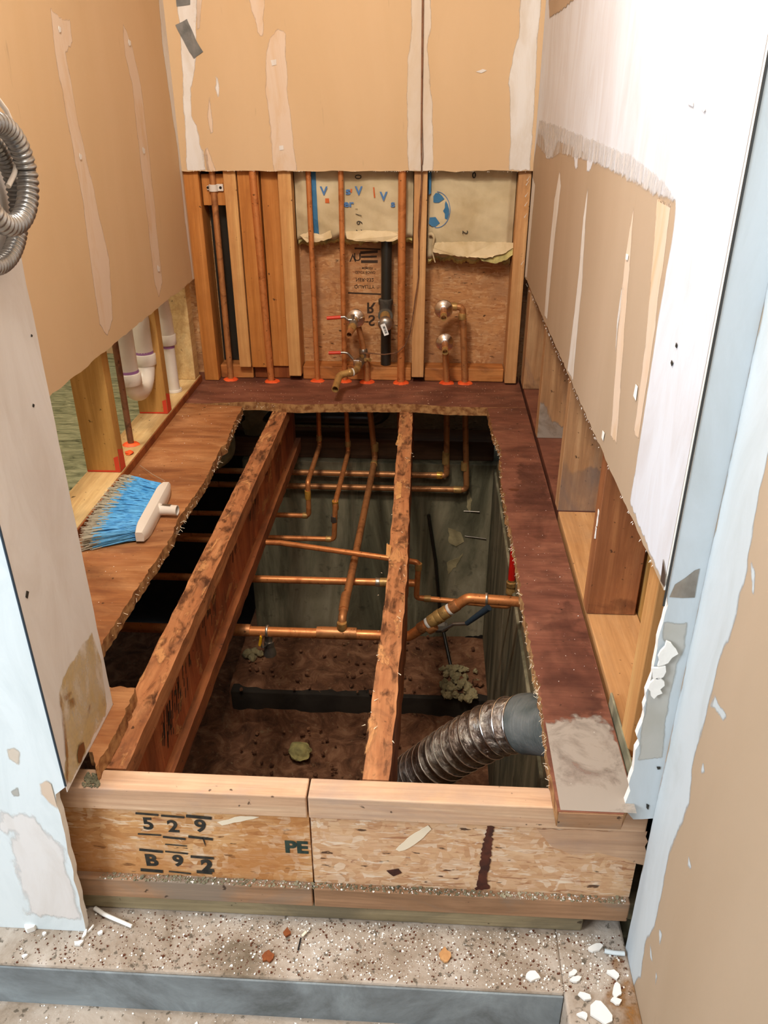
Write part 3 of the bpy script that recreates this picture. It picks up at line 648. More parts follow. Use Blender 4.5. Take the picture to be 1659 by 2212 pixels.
# stamps on sheathing (printed mirrored, upside down)
SY = 2.667
def sprint(s, u, v, hpx, flipz=True, mir=False, mat='brown_ink', bold=.01, sx=1.0):
    k = (ony(u, v+hpx/2, SY)-ony(u, v-hpx/2, SY)).length
    text('stamp', s, ony(u, v, SY)+Vector((0, -.0006, 0)), (-1, 0, 0) if mir else (1, 0, 0), (0, 0, -1) if flipz else (0, 0, 1), k*1.35, M[mat], sheath, bold, sx=sx)
sprint('QUALITY', 787, 619, 8); sprint('NER-532', 788, 604, 8); sprint('GRADE BOARD', 789, 588, 6, sx=.8); sprint('1 MEMBER', 791, 579, 5)
sprint('R', 801, 664, 24, True, False, bold=.02); sprint('S', 803, 691, 24, True, False, bold=.02)
sprint('V', 762, 556, 18, True); sprint('U', 772, 556, 18, False)
bq = []
def sbar(u0, v0, u1, v1, wd): 
    bq.append([ony(u0, v0, SY), ony(u1, v1, SY), ony(u1, v1+wd, SY), ony(u0, v0+wd, SY)])
sbar(766, 535, 822, 537, 3); sbar(778, 543, 816, 540, 6); sbar(780, 553, 814, 552, 4); sbar(780, 562, 816, 562, 6); sbar(752, 631, 824, 634, 3); sbar(750, 570, 752, 630, 1)
bars('stamp_bar', bq, BN, .0006, M['brown_ink'], sheath)

# left wall framing
GL = 'studs of the left wall'
LX0, LX1 = -.850, -.7625
ZP = .022
board('wall_plate', LX0, LX1+.002, .99, 2.572, .0005, ZP, M['stud_xpale'], 'whitish bottom plate along the left wall', 'plate', None, .003)
# brown riser face of plate
board('baseboard_strip', LX1+.0025, LX1+.0065, 1.10, 2.570, .0005, ZP-.001, M['stud_wet'], 'dark red strip along the foot of the left plate', 'trim', None, .001)
def lstud(y, label, mat='stud_side', red=True, d=.038):
    t = thing('wall_stud', (LX1-.04, y+d/2, ZP), label, 'stud', GL)
    bm = BM(); box(bm, LX0+.002, LX1, y, y+d, ZP+.0005, ZT, .0018); obj('post', bm, M[mat], t)
    if red:
        bm = BM(); pts = [Vector((LX1+.0004, y+.002, ZP+.001)), Vector((LX1+.0004, y+d-.003, ZP+.001)), Vector((LX1+.0004, y+d-.006, ZP+.05)), Vector((LX1+.0004, y+.004, ZP+.062))]
        prism(bm, jag(pts, .001, .01), (.0004, 0, 0))
        pts = [Vector((LX0+.004, y-.0004, ZP+.001)), Vector((LX1, y-.0004, ZP+.001)), Vector((LX1, y-.0004, ZP+.045)), Vector((LX1-.012, y-.0004, ZP+.04)), Vector((LX1-.012, y-.0004, ZP+.006)), Vector((LX0+.004, y-.0004, ZP+.005))]
        prism(bm, pts, (0, -.0004, 0)); obj('red_primer_mark', bm, M['red'], t, label='red painted foot of the stud')
    return t
lstud(1.80, 'golden stud of the left wall behind the broom')
lstud(2.205, 'left wall stud between the two white drain pipes, red at its foot')
lstud(2.515, 'pale end stud of the left wall by the corner', 'stud_xpale', False, .05)
lstud(1.40, 'left wall stud hidden mostly by the white wall end', 'stud_side', False)

# right wall framing
RX0, RX1 = .3015, .392
GR = 'studs of the right wall'
board('wall_plate', .3055, .398, 1.680, 2.664, -.026, .006, M['ply_red'], 'dark red bottom plate along the far right wall', 'plate', None, .002)
board('wall_plate', .3055, .398, .8345, 1.679, -.0265, .0055, M['plate_y'], 'pale orange bottom plate along the near right wall', 'plate', None, .002)
def rstud(y, d, label, mat, x1=RX1, z=.0065):
    board('wall_stud', RX0+.001, x1, y, y+d, z, ZT, M[mat], label, 'stud', GR)
rstud(2.520, .085, 'double stud of the right wall in the back corner', 'stud_stained')
rstud(2.115, .038, 'right wall stud with a grey white rotted foot', 'stud_stained')
rstud(1.680, .038, 'wide faced right wall stud whose foot is grey and damp', 'stud_stained')
rstud(1.268, .038, 'brown right wall stud with a white drip on its edge', 'stud_brown')
rstud(.905, .045, 'golden end stud of the right wall beside the broken drywall', 'stud')
RST = [o for o in COL.objects if o.name.startswith('wall_stud') and o.get('group') == GR]
def foot(o, y, pts, mat, label):
    softpatch([Vector((x, y, z)) for x, z in pts], (0, -1, 0), .0005, M[mat], o, 'foot_stain', label, .010, ((0, .304, .391), (2, .007, 1)))
foot(RST[1], 2.115, [(.28, -.02), (.42, -.02), (.42, .05), (.37, .035), (.34, .06), (.32, .10), (.30, .12), (.28, .12)], 'dust_film', 'grey white rotted foot')
foot(RST[2], 1.680, [(.28, -.02), (.42, -.02), (.42, .10), (.37, .12), (.33, .10), (.28, .16)], 'damp_film', 'grey damp foot')
foot(RST[3], 1.268, [(.28, -.02), (.42, -.02), (.42, .03), (.36, .04), (.28, .03)], 'soot_film', 'dark damp foot')
foot(RST[0], 2.520, [(.28, -.02), (.42, -.02), (.42, .07), (.36, .05), (.28, .01)], 'soot_film', 'dark damp foot')
bm = BM()
for (z, h) in ((.19, .03), (.165, .02)):
    prism(bm, jag([Vector((RX0+.0006, 1.272, z)), Vector((RX0+.0006, 1.280, z-.004)), Vector((RX0+.0006, 1.281, z+h)), Vector((RX0+.0006, 1.274, z+h))], .001, .005), (-.0008, 0, 0))
obj('white_drip', bm, M['gyp'], RST[3], label='white plaster drip')
bm = BM(); box(bm, .399, .41, .83, 2.7, -.03, ZT)
tag(obj('wall_right_backing', bm, M['stud_side']), 'back face of the panel beyond the right studs', None, kind='structure')

# ================================================================== SUBFLOOR
TH = .0275
def slab(name, pts, mat, label, group='subfloor plywood strips', keep=(), amp=.003, step=.012, z=0, th=TH):
    bm = BM(); P = jag([Vector((x, y, z)) for x, y in pts], amp, step, keep=keep)
    prism(bm, P, (0, 0, -th), 1)
    return tag(obj(name, bm, [M[mat], M['ply_edge']]), label, 'subfloor', group)
def xy(u, v): p = onz(u, v); return (p.x, p.y)
# back strip
slab('subfloor_strip', [(-.86, 2.664), (-.86, 2.366), xy(440, 872), xy(526, 868), xy(560, 868), xy(640, 874), xy(760, 872), xy(900, 873), xy(960, 878), xy(1052, 880), (.2985, 2.37), (.2985, 2.664)], 'ply_red', 'dark wet plywood strip of subfloor across the back', keep=(0, 1, 9, 10, 11), amp=.002, step=.01)
# left strip
slab('subfloor_strip', [(-.86, 2.3645), (-.86, .985), (-.66, .985), xy(205, 1430), xy(210, 1405), xy(285, 1290), xy(330, 1220), xy(370, 1160), xy(385, 1120), xy(440, 1043), xy(478, 965), xy(488, 960), xy(500, 926), xy(524, 878)], 'ply_left', 'stained plywood strip of subfloor down the left side under the broom', keep=(0, 1, 2, 13), amp=.0018, step=.01)
# right strip
slab('subfloor_strip', [(.2985, 2.3685), xy(1053, 881), xy(1066, 935), xy(1082, 970), xy(1084, 1045), xy(1098, 1120), xy(1113, 1200), xy(1131, 1310), xy(1152, 1430), xy(1172, 1540), xy(1192, 1680), (.190, .803), (.279, .803), (.2985, .84)], 'ply_red', 'reddish brown plywood strip of subfloor down the right side, grey at its near end', keep=(0, 10, 11, 12, 13), amp=.003, step=.008)
# grey dirty near end of the right strip (a wear patch)
# front left remnant
slab('subfloor_remnant', [xy(226, 1482), xy(292, 1486), xy(262, 1560), xy(228, 1622), xy(206, 1658), (-.488, .8785), (-.4938, .8785), (-.4938, .985), (-.56, .985)], 'ply_left', 'short plywood remnant of subfloor at the left end of the rim', 'plywood remnants', keep=(5, 6, 7, 8), amp=.0016, step=.006)
rs = [o for o in COL.objects if o.name.startswith('subfloor_strip')][-1]
bm = BM(); box(bm, .1915, .2785, .8012, .8026, -.0272, -.0006); obj('front_edge', bm, M['rim_dirty'], rs, label='dark grey front edge')
softpatch([onz(u, v) for u, v in [(1150, 1560), (1230, 1552), (1290, 1550), (1330, 1590), (1380, 1680), (1370, 1790), (1200, 1790), (1180, 1690)]], (0, 0, 1), .0006, M['dust_film'], rs, 'grey_dust', 'grey dried mud at the near end', .014, ((0, .194, .297), (1, .8055, 2)))
softpatch([onz(u, v) for u, v in [(1120, 1400), (1230, 1300), (1290, 1430), (1310, 1540), (1240, 1555), (1175, 1560), (1150, 1420)]], (0, 0, 1), .0004, M['soot_film'], rs, 'dark_stain', 'dark wet stain', .02, ((0, .194, .297),))
softpatch([onz(u, v) for u, v in [(1120, 1000), (1170, 1000), (1200, 1120), (1140, 1200), (1110, 1120)]], (0, 0, 1), .0004, M['soot_film'], rs, 'dark_stain', None, .02, ((0, .194, .297),))
board('plate_shim', .3005, .3045, .845, 1.03, -.026, .022, M['found'], 'grey shim piece at the near end of the right plate', 'shim')
bm = BM()
for i in range(420):
    p = onz(random.uniform(150, 215), random.uniform(1672, 1712), -.0278); r_ = random.uniform(.0006, .0026)
    if -.494 < p.x < -.46 and .8365 < p.y < .873: blob(bm, p+Vector((0, 0, r_*.6)), r_, rough=.3, sub=1)
tag(obj('grit_heap', bm, M['found']), 'grey grit heaped on the rim beside the left wall end', 'debris', None, 'stuff')
# knot on right strip
bm = BM(); c = onz(1110, 1058); 
prism(bm, [c+Vector((math.cos(a)*.013*(1+.2*math.sin(3*a)), math.sin(a)*.006, .0003)) for a in [i*.5 for i in range(12)]], (0, 0, .0004)); 
tag(obj('wood_knot', bm, M['knot']), 'dark oval knot in the right plywood strip', 'knot')

# ================================================================== JOISTS
def ibeam_y(x0, x1, y0, y1, ztop, h, fl, label, web, name='floor_joist'):
    t = thing(name, ((x0+x1)/2, (y0+y1)/2, ztop-h), label, 'joist', 'floor joists over the crawlspace')
    bm = BM(); n = 60
    def flange(z0, z1, amp):
        bm = BM(); r = []
        for i in range(n+1):
            y = y0+(y1-y0)*i/n; a = random.uniform(-amp, amp); b = random.uniform(-amp, amp); c = random.uniform(-amp, amp)*.8
            r.append([bm.verts.new(p) for p in ((x0+a, y, z0), (x1+b, y, z0), (x1+b*.6, y, z1+c), (x0+a*.6, y, z1+c))])
        for i in range(n):
            for k in range(4): bm.faces.new((r[i][k], r[i][(k+1) % 4], r[i+1][(k+1) % 4], r[i+1][k]))
        bm.faces.new(r[0]); bm.faces.new(r[-1]); return bm
    obj('top_flange', flange(ztop-fl, ztop, .0014), M['joist_top'], t)
    xm = (x0+x1)/2; bm = BM(); box(bm, xm-.005, xm+.005, y0, y1, ztop-h+fl-.004, ztop-fl+.004); obj('web', bm, M[web], t)
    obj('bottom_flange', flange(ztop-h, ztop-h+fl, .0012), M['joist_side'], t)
    return t
j1 = ibeam_y(-.486, -.440, .8745, 2.60, -.0285, .222, .038, 'worn wooden I-joist at the left with a torn strand board web', 'joist_web')
# frayed stamps on web of j1
web_x = -.463+.005
bm = BM()
for (ya, za) in ((1.42, -.10), (1.40, -.13), (1.13, -.14), (1.10, -.16), (1.66, -.11), (1.2, -.15), (2.1, -.11), (1.9, -.12)):
    for k in range(16):
        y = ya+random.uniform(-.06, .06); z = za+random.uniform(-.03, .03); L = random.uniform(.01, .04)
        prism(bm, [Vector((web_x+.0004, y, z)), Vector((web_x+.0004, y+.003, z)), Vector((web_x+.0004, y+.003+L*.3, z+L)), Vector((web_x+.0004, y+L*.3, z+L))], (.0003, 0, 0))
obj('torn_strand_mark', bm, M['black_ink'], [c for c in j1.children if c.name.startswith('web')][0] if j1.children else j1, label='dark torn strands and stamp marks', kind='stuff')
bm = BM(); n = 60; r = []
x0, x1 = -.088, -.048
for i in range(n+1):
    y = .8745+(2.60-.8745)*i/n; a = random.uniform(-.0016, .0016); b = random.uniform(-.0016, .0016); c = random.uniform(-.001, .001)
    xo = .012*(1-abs(y-1.45)/.9) if abs(y-1.45) < .9 else 0
    r.append([bm.verts.new(p) for p in ((x0+a+xo, y, -.235), (x1+b+xo, y, -.235), (x1+b+xo, y, -.0285+c), (x0+a+xo, y, -.0285+c))])
for i in range(n):
    for k in range(4):
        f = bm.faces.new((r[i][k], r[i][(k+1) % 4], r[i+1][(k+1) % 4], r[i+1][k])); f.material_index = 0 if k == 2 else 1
bm.faces.new(r[0]); bm.faces.new(r[-1])
j2 = tag(obj('floor_joist', bm, [M['joist_top'], M['joist_side']]), 'solid wooden joist near the middle of the opening with bare patches on top', 'joist', 'floor joists over the crawlspace')
for P in ([(858, 1040), (868, 1045), (866, 1075), (856, 1080), (854, 1060)], [(835, 1175), (846, 1180), (842, 1205), (834, 1200)]):
    bm = BM(); prism(bm, [onz(u, v, -.0275)+Vector((0, 0, .0005)) for u, v in P], (0, 0, .0005)); obj('bare_patch', bm, M['stud'], j2, label='pale bare wood patch')
for (u, v) in ((868, 875), (862, 950)):
    bm = BM(); p = onz(u, v, -.0275); prism(bm, jag([p+Vector((-.008, -.04, 0)), p+Vector((.004, -.035, 0)), p+Vector((.006, .04, 0)), p+Vector((-.004, .045, 0))], .002, .01), (0, 0, .0007)); obj('bare_patch', bm, M['stud'], j2, label='pale bare wood patch')
# splinters on joists
def splinters(parent, n, fn, mat='pale_flake'):
    bm = BM()
    for i in range(n):
        p, d, L = fn(i); w_ = Vector((d.y, -d.x, 0)).normalized()*.0008
        prism(bm, [p-w_, p+w_, p+d*L], (0, 0, .0007))
    return obj('splinters', bm, M[mat], parent, kind='stuff')
splinters(j2, 34, lambda i: (Vector((random.choice((-.087, -.05))+random.uniform(-.004, .014), random.uniform(.9, 2.4), -.0275)), Vector((random.uniform(-1, 1), random.uniform(-1, 1), random.uniform(0, .5))).normalized(), random.uniform(.003, .009)))

tf = [c for c in j1.children if c.name.startswith('top_flange')][0]; wb1 = [c for c in j1.children if c.name.startswith('web')][0]
for o_, xa, xb in ((tf, -.4845, -.4415), (j2, -.0865, -.0485)):
    for mt, nm, dz in (('joist_grime', 'grime', .0004), ('joist_wear', 'bare_wear', .0008)):
        off_x = .012 if o_ is j2 else 0
        P = [Vector((xa, .88, -.0272)), Vector((xb, .88, -.0272)), Vector((xb+off_x, 1.45, -.0272)), Vector((xb, 2.40, -.0272)), Vector((xa, 2.40, -.0272)), Vector((xa+off_x, 1.45, -.0272))]
        softpatch(P, (0, 0, 1), dz, M[mt], o_, nm, None, .004, (), .006)
softpatch([Vector((-.4579, .88, -.068)), Vector((-.4579, 2.4, -.068)), Vector((-.4579, 2.4, -.21)), Vector((-.4579, .88, -.21))], (1, 0, 0), .0006, M['joist_wear'], wb1, 'torn_strands', None, .01, ((2, -.212, -.067),), .012)
# front rim joists (two I-joists butted end to end)
def rim(x0, x1, label, mat, osbm):
    t = thing('rim_joist', ((x0+x1)/2, .853, -.268), label, 'rim joist', 'rim joists at the front of the opening')
    bm = BM(); box(bm, x0, x1, .835, .8725, -.0705, -.0282, .002); obj('top_flange', bm, M['rim_flange'], t)
    bm = BM(); box(bm, x0, x1, .8475, .8575, -.226, -.0706); wb = obj('web', bm, M[osbm], t)
    bm = BM(); box(bm, x0, x1, .835, .8725, -.2675, -.2262, .002); obj('bottom_flange', bm, M['rim_dirty'], t)
    return t, wb
r1, w1 = rim(-1.4, -.1625, 'left rim joist stamped with black numbers', 0, 'osb_rim')
r2, w2 = rim(-.1600, .3262, 'right rim joist with a dark vertical stain on pale strand board', 0, 'osb_pale')
WY = .8472
def rp(u, v): return ony(u, v, WY)
def rtxt(s, u, v, hpx, bold=.03, mat='black_ink', sx=1.0):
    k = (rp(u, v+hpx/2)-rp(u, v-hpx/2)).length
    d = (rp(u+20, v+1.0)-rp(u-20, v-1.0)).normalized()
    text('stencil_mark', s, rp(u, v)+Vector((0, -.0004, 0)), d, (0, 0, 1), k*1.38, M[mat], w1, bold, sx=sx)
rtxt('5', 320, 1780, 25); rtxt('2', 374, 1786, 25); rtxt('9', 433, 1785, 26); rtxt('B', 327, 1859, 24, .04); rtxt('9', 385, 1860, 23, .04); rtxt('2', 448, 1871, 24, .06)
rtxt('PE', 640, 1831, 25, .045, 'green_ink', 1.0)
q = []
for (u0, v0, u1, v1, wd) in ((293, 1754, 342, 1758, 4), (348, 1759, 398, 1763, 4), (402, 1759, 457, 1764, 6), (298, 1799, 348, 1802, 3), (352, 1805, 401, 1810, 4), (407, 1804, 460, 1810, 5), (301, 1832, 352, 1837, 5), (357, 1837, 406, 1842, 3), (412, 1847, 462, 1851, 5), (304, 1875, 352, 1879, 6), (365, 1880, 412, 1885, 3), (425, 1879, 458, 1882, 6), (438, 1806, 444, 1822, 6), (357, 1822, 404, 1826, 2), (612, 1905, 664, 1908, 3)):
    q.append([rp(u0, v0), rp(u1, v1), rp(u1, v1+wd), rp(u0, v0+wd)])
bars('stencil_bar', q, BN, .0005, M['black_ink'], w1)
flat('dark_stain', jag([rp(1052, 1784), rp(1068, 1786), rp(1062, 1820), rp(1060, 1860), rp(1052, 1900), rp(1058, 1918), rp(1028, 1922), rp(1036, 1880), rp(1042, 1830)], .002, .004), BN, .0004, M['dark_stain'], w2, 'dark vertical stain')
flat('pale_strand', jag([rp(855, 1834), rp(880, 1810), rp(925, 1782), rp(932, 1790), rp(915, 1808), rp(885, 1830), rp(862, 1838)], .0015, .008), BN, .0004, M['pale_flake'], w2)
flat('dark_strand', jag([rp(835, 1880), rp(860, 1876), rp(868, 1885), rp(850, 1892)], .001, .008), BN, .0004, M['dark_stain'], w2)
flat('pale_strand', jag([rp(470, 1775), rp(520, 1762), rp(560, 1764), rp(520, 1774), rp(480, 1782)], .001, .008), BN, .0004, M['pale_flake'], w1)
flat('smooth_flap', jag([rp(1160, 1790), rp(1398, 1795), rp(1392, 1868), rp(1330, 1850), rp(1290, 1840), rp(1240, 1845), rp(1195, 1830)], .002, .01), BN, .0006, M['rim_flange'], w2, 'smooth torn veneer strip')
bm = BM(); box(bm, -1.4, .262, .842, .8925, -.3055, -.2683, .003)
tag(obj('mudsill', bm, M['mudsill']), 'weathered sill board lying on the concrete ledge below the rim joists', 'sill')
# back sill and rim below back wall
bm = BM(); box(bm, -.75, .236, 2.655, 2.764, -.311, -.236, .003); tag(obj('mudsill', bm, M['sill_brown']), 'dark sill board on top of the back foundation wall', 'sill')
bm = BM(); box(bm, -.98, .40, 2.765, 2.79, -.269, -.004, .002); tag(obj('rim_board', bm, M['osb_dark']), 'pale grimy rim board behind the pipes at the back of the crawlspace', 'rim board')
bm = BM(); box(bm, .243, .40, .88, 2.60, -.3245, -.285, .002); tag(obj('mudsill', bm, M['mudsill']), 'sill board on top of the right foundation wall', 'sill')
bm = BM(); box(bm, .262, .290, .88, 2.60, -.284, -.030, .002); tag(obj('rim_board', bm, M['stud_stained']), 'brown rim board under the right plywood strip', 'rim board')

# ================================================================== INSULATION BATTS
def dsp(x, z):
    return (.0035*math.sin(x*29+z*15)+.002*math.sin(z*37-x*11)+.0012*math.sin(x*95+z*80)*math.sin(x*31-z*70)+.0018*math.sin(x*50+z*43)*math.sin(z*23-x*9))
def batt(x0, x1, zb, yb, label, edge):
    t = thing('insulation_batt', ((x0+x1)/2, yb+.03, zb), label, 'insulation', 'insulation batts above the valves')
    nx, nz = 70, 60; z1 = .80
    bm = BM(); g = {}
    for i in range(nx+1):
        x = x0+(x1-x0)*i/nx
        zz = zb+edge(x)
        for j in range(nz+1):
            s = j/nz; z = zz+(z1-zz)*s
            side = min(i, nx-i)/nx; y = yb+.012*max(0, 1-side*14)+dsp(x, z) + .018*max(0, 1-(z-zz)/.018)**2
            g[i, j] = bm.verts.new((x, y, z))
    for i in range(nx):
        for j in range(nz): bm.faces.new((g[i, j], g[i+1, j], g[i+1, j+1], g[i, j+1]))
    obj('paper_facing', bm, M['paper'], t, smooth=True)
    bm = BM(); g = {}
    for i in range(nx+1):
        x = x0+.002+(x1-x0-.004)*i/nx; zz = zb+edge(x)-.006+random.uniform(-.004, .003)
        g[i] = [bm.verts.new((x, yb+.024, zz+.018)), bm.verts.new((x, yb+.023, zz+.002)), bm.verts.new((x, yb+.034, zz-.008)), bm.verts.new((x, yb+.055, zz-.004)), bm.verts.new((x, yb+.060, z1)), bm.verts.new((x, yb+.024, z1))]
    for i in range(nx):
        for k in range(6): bm.faces.new((g[i][k], g[i][(k+1) % 6], g[i+1][(k+1) % 6], g[i+1][k]))
    bm.faces.new(g[0]); bm.faces.new(g[nx])
    obj('fiberglass', bm, M['fiberglass'], t, smooth=True)
    return t
IY = 2.603
ix0, ix1 = xe1+.003, xf0-.003
zA = ony(760, 519, IY).z
bA = batt(ix0, ix1, zA, IY, 'paper faced insulation batt with blue letters in the wider stud bay', lambda x: .005*math.sin(x*60)+.003*math.sin(x*150)-(.010 if x < ix0+.06 else 0))
zB = ony(1010, 560, IY).z
bB = batt(xf1+.003, xg0-.006, zB, IY, 'paper faced insulation batt with a round blue emblem beside the right corner stud', lambda x: .004*math.sin(x*45)+.004*math.sin(x*130))
def ip(u, v, dy=.0018):
    p = ony(u, v, IY); return Vector((p.x, IY+dsp(p.x, p.z)-dy, p.z))
def imark(polys, mat, parent, name='print_mark', label=None, dy=.0018, step=.004):
    for P in polys:
        bm = BM(); pp = jag([ony(u, v, IY) for u, v in P], 0, step)
        prism(bm, [Vector((p.x, IY+dsp(p.x, p.z)-dy, p.z)) for p in pp], (0, -.0004, 0)); obj(name, bm, M[mat], parent, label=label)
imark([[(671, 371), (682, 371), (689, 506), (678, 506)]], 'blue_ink', bA, 'blue_stripe', 'blue printed stripe')
def itext(s, u, v, hpx, mat, parent, upv=(0, 0, 1), rightv=(1, 0, 0), bold=.03, sx=1.0):
    k = (ony(u, v+hpx/2, IY)-ony(u, v-hpx/2, IY)).length
    text('printed_letter', s, ip(u, v, .004), rightv, upv, k*1.38, M[mat], parent, bold, sx=sx)
itext('V', 700, 413, 19, 'blue_ink2', bA); itext('s', 752, 413, 16, 'blue_ink2', bA, sx=1.4); itext('V', 775, 413, 19, 'blue_ink2', bA); itext('V', 829, 424, 19, 'blue_ink2', bA)
itext('er', 753, 440, 15, 'blue_ink2', bA, sx=1.3); itext('s', 849, 440, 15, 'blue_ink2', bA, sx=1.3)
imark([[(806, 404), (809, 404), (811, 426), (808, 427)], [(757, 408), (761, 408), (760, 416), (757, 416)]], 'orange_ink', bA)
imark([[(703, 428), (711, 428), (712, 438), (703, 438)]], 'orange_ink', bA)
itext('2', 775, 500, 14, 'black_ink', bA, (1, 0, 0), (0, 0, -1), .0); itext('6', 776, 481, 14, 'black_ink', bA, (1, 0, 0), (0, 0, -1), .0)
itext('/', 774, 464, 14, 'black_ink', bA, (1, 0, 0), (0, 0, -1), .0); itext('0', 773, 382, 16, 'black_ink', bA, (1, 0, 0), (0, 0, -1), .0)
itext('1', 770, 451, 6, 'black_ink', bA, (1, 0, 0), (0, 0, -1), .0)
# round emblem and marks on the right batt
imark([[(925, 371), (932, 371), (931, 418), (926, 421)],
       [(936, 437), (936, 424), (941, 417), (948, 417), (955, 423), (960, 430), (948, 438), (945, 438), (940, 438)],
       [(963, 434), (967, 441), (970, 452), (970, 462), (966, 474), (961, 472), (961, 462), (957, 456), (961, 449), (961, 440)],
       [(928, 470), (941, 469), (945, 475), (950, 482), (940, 490), (933, 489), (926, 483)]], 'blue_ink', bB, 'emblem', 'round blue emblem')
ring = []
cx, cy, rx, ry = 944, 453, 27.5, 38
for i in range(-9, 10):
    a0 = i*math.pi/18; a1 = (i+1)*math.pi/18
    if cx+rx*math.cos(a0) < 925: continue
    ring.append([(cx+rx*math.cos(a0), cy+ry*math.sin(a0)), (cx+rx*math.cos(a1), cy+ry*math.sin(a1)), (cx+(rx+1.4)*math.cos(a1), cy+(ry+1.4)*math.sin(a1)), (cx+(rx+1.4)*math.cos(a0), cy+(ry+1.4)*math.sin(a0))])
imark(ring, 'blue_ink2', bB, 'emblem_ring')
itext('2', 1004, 501, 13, 'black_ink', bB, (1, 0, 0), (0, 0, -1), .0); itext('0', 1024, 379, 13, 'black_ink', bB)
bm = BM(); pp = [ip(u, v, .004) for u, v in [(1040, 562), (1036, 556), (1060, 556), (1085, 548), (1100, 535), (1113, 532), (1112, 546), (1095, 560), (1070, 568)]]
prism(bm, jag(pp, .001, .006), (0, -.003, 0)); obj('torn_edge', bm, M['fiberglass'], bB, label='greenish yellow torn fiberglass edge')
bm = BM(); tube(bm, [ip(928, 506), ip(934, 504, .008), ip(938, 512, .010), ip(935, 528, .010), ip(934, 545, .008), ip(940, 566, .006)], .005, 8, .01, radf=lambda s: .006-.004*s); obj('torn_paper', bm, M['paper'], bB, smooth=True, label='curled torn paper')
def lip(parent, P, label):
    bm = BM(); a = [ip(u, v, .006+.010*((v-P[0][1])/30.0)) for u, v in P]
    prism(bm, jag(a, .0012, .006), (0, -.0012, 0)); obj('folded_lip', bm, M['paper_light'], parent, label=label)
lip(bB, [(934, 524), (1000, 521), (1060, 522), (1109, 524), (1110, 534), (1088, 546), (1050, 555), (1000, 553), (960, 548), (936, 543)], 'pale folded paper lip')
lip(bA, [(746, 500), (790, 497), (868, 500), (866, 512), (850, 519), (810, 521), (770, 519), (750, 514)], 'pale folded paper lip')
lip(bA, [(648, 508), (668, 500), (690, 506), (715, 497), (718, 512), (700, 519), (680, 522), (664, 523)], 'pale torn paper corner')
# grimy insulation hanging in the crawlspace at back left
bm = BM(); P = [(528, 878), (530, 930), (536, 968), (560, 975), (580, 930), (590, 880)]
c0 = ony(548, 900, 2.70)
for (u, v, r_) in ((540, 880, .05), (545, 905, .052), (552, 930, .05), (548, 955, .045), (560, 890, .05), (562, 920, .05)):
    blob(bm, ony(u, v, 2.69), r_, squash=(.8, .5, 1), rough=.12, sub=3)
tag(obj('hanging_insulation', bm, M['insul_dirty'], smooth=True), 'dingy insulation clump hanging at the back left of the crawlspace', 'insulation')

# ================================================================== PIPES
PY = 2.5865
def pipe_thing(label, pts, r, mat, fillet=.012, fittings=(), ring=None, group='copper pipes', name='copper_pipe', seg=14, collar_mat='brass'):
    t = thing(name, tuple(pts[-1]), label, 'pipe', group)
    bm = BM(); tube(bm, pts, r, seg, fillet); obj('tube', bm, M[mat], t, smooth=True)
    for f in fittings:
        p, d, L = f[:3]; mt = f[3] if len(f) > 3 else collar_mat; rr = f[4] if len(f) > 4 else r*1.22
        bm = BM(); collar(bm, p, d, rr, L); obj('coupling', bm, M[mt], t, smooth=True)
    if ring is not None:
        bm = BM(); n = 22; c = Vector(ring)
        ro = []; ri = []; rt_ = []
        for k in range(n):
            a = 2*math.pi*k/n; d = Vector((math.cos(a), math.sin(a)*.85, 0)); e = 1+random.uniform(-.14, .14)
            ri.append(bm.verts.new(c+d*r*1.0+Vector((0, 0, .006)))); rt_.append(bm.verts.new(c+d*(r+.010*e)+Vector((0, 0, .005)))); ro.append(bm.verts.new(c+d*(r+.015*e)+Vector((0, 0, .0004))))
        for k in range(n):
            j = (k+1) % n; bm.faces.new((ri[k], ri[j], rt_[j], rt_[k])); bm.faces.new((rt_[k], rt_[j], ro[j], ro[k]))
        obj('sealant_ring', bm, M['orange'], t, smooth=True, label='orange sealant around the pipe foot')
    return t
def elbow(p, d1, d2, r, L, mat, t, fil=.012):
    """a short fat bend centred at p"""
    d1 = Vector(d1).normalized(); d2 = Vector(d2).normalized(); p = Vector(p)
    bm = BM(); tube(bm, [p+d1*L, p, p+d2*L], r, 14, fil); obj('elbow', bm, M[mat], t, smooth=True)
X_, Y_, Z_ = Vector((1, 0, 0)), Vector((0, 1, 0)), Vector((0, 0, 1))
# riser 1 (in the dark slot) and its clamp
p1t, p1b = ony(458, 375, PY), ony(499, 822, PY); p1t2 = p1b+(p1t-p1b)*2.2
t = pipe_thing('copper riser in the dark slot at the left of the back wall', [p1t2, p1b+Vector((0, 0, -.15))], .0098, 'copper_old', ring=(p1b.x, PY, 0), group='copper risers of the back wall')
cl = thing('pipe_clamp', tuple(ony(458, 406, PY)), 'cream plastic strap clamp holding the pipe in the slot', 'clamp')
cz = ony(458, 406, PY).z; cxx = ony(461, 406, PY).x
bm = BM(); lathe(bm, [(-.010, .0125), (-.009, .0138), (.009, .0138), (.010, .0125)], (cxx, PY, cz), (0, 0, 1)); obj('strap', bm, M['cream_plastic'], cl, smooth=True)
bm = BM(); box(bm, cxx+.010, cxx+.030, PY-.002, PY+.004, cz-.009, cz+.011, .0015); box(bm, cxx-.020, cxx-.010, PY-.002, PY+.004, cz-.006, cz+.006, .0015); obj('ear', bm, M['cream_plastic'], cl)
for dx in (.022, -.016):
    bm = BM(); lathe(bm, [(0, .0042), (.0012, .003)], (cxx+dx, PY-.0022, cz+.001), (0, -1, 0), 12); obj('screw', bm, M['near_black'], cl)
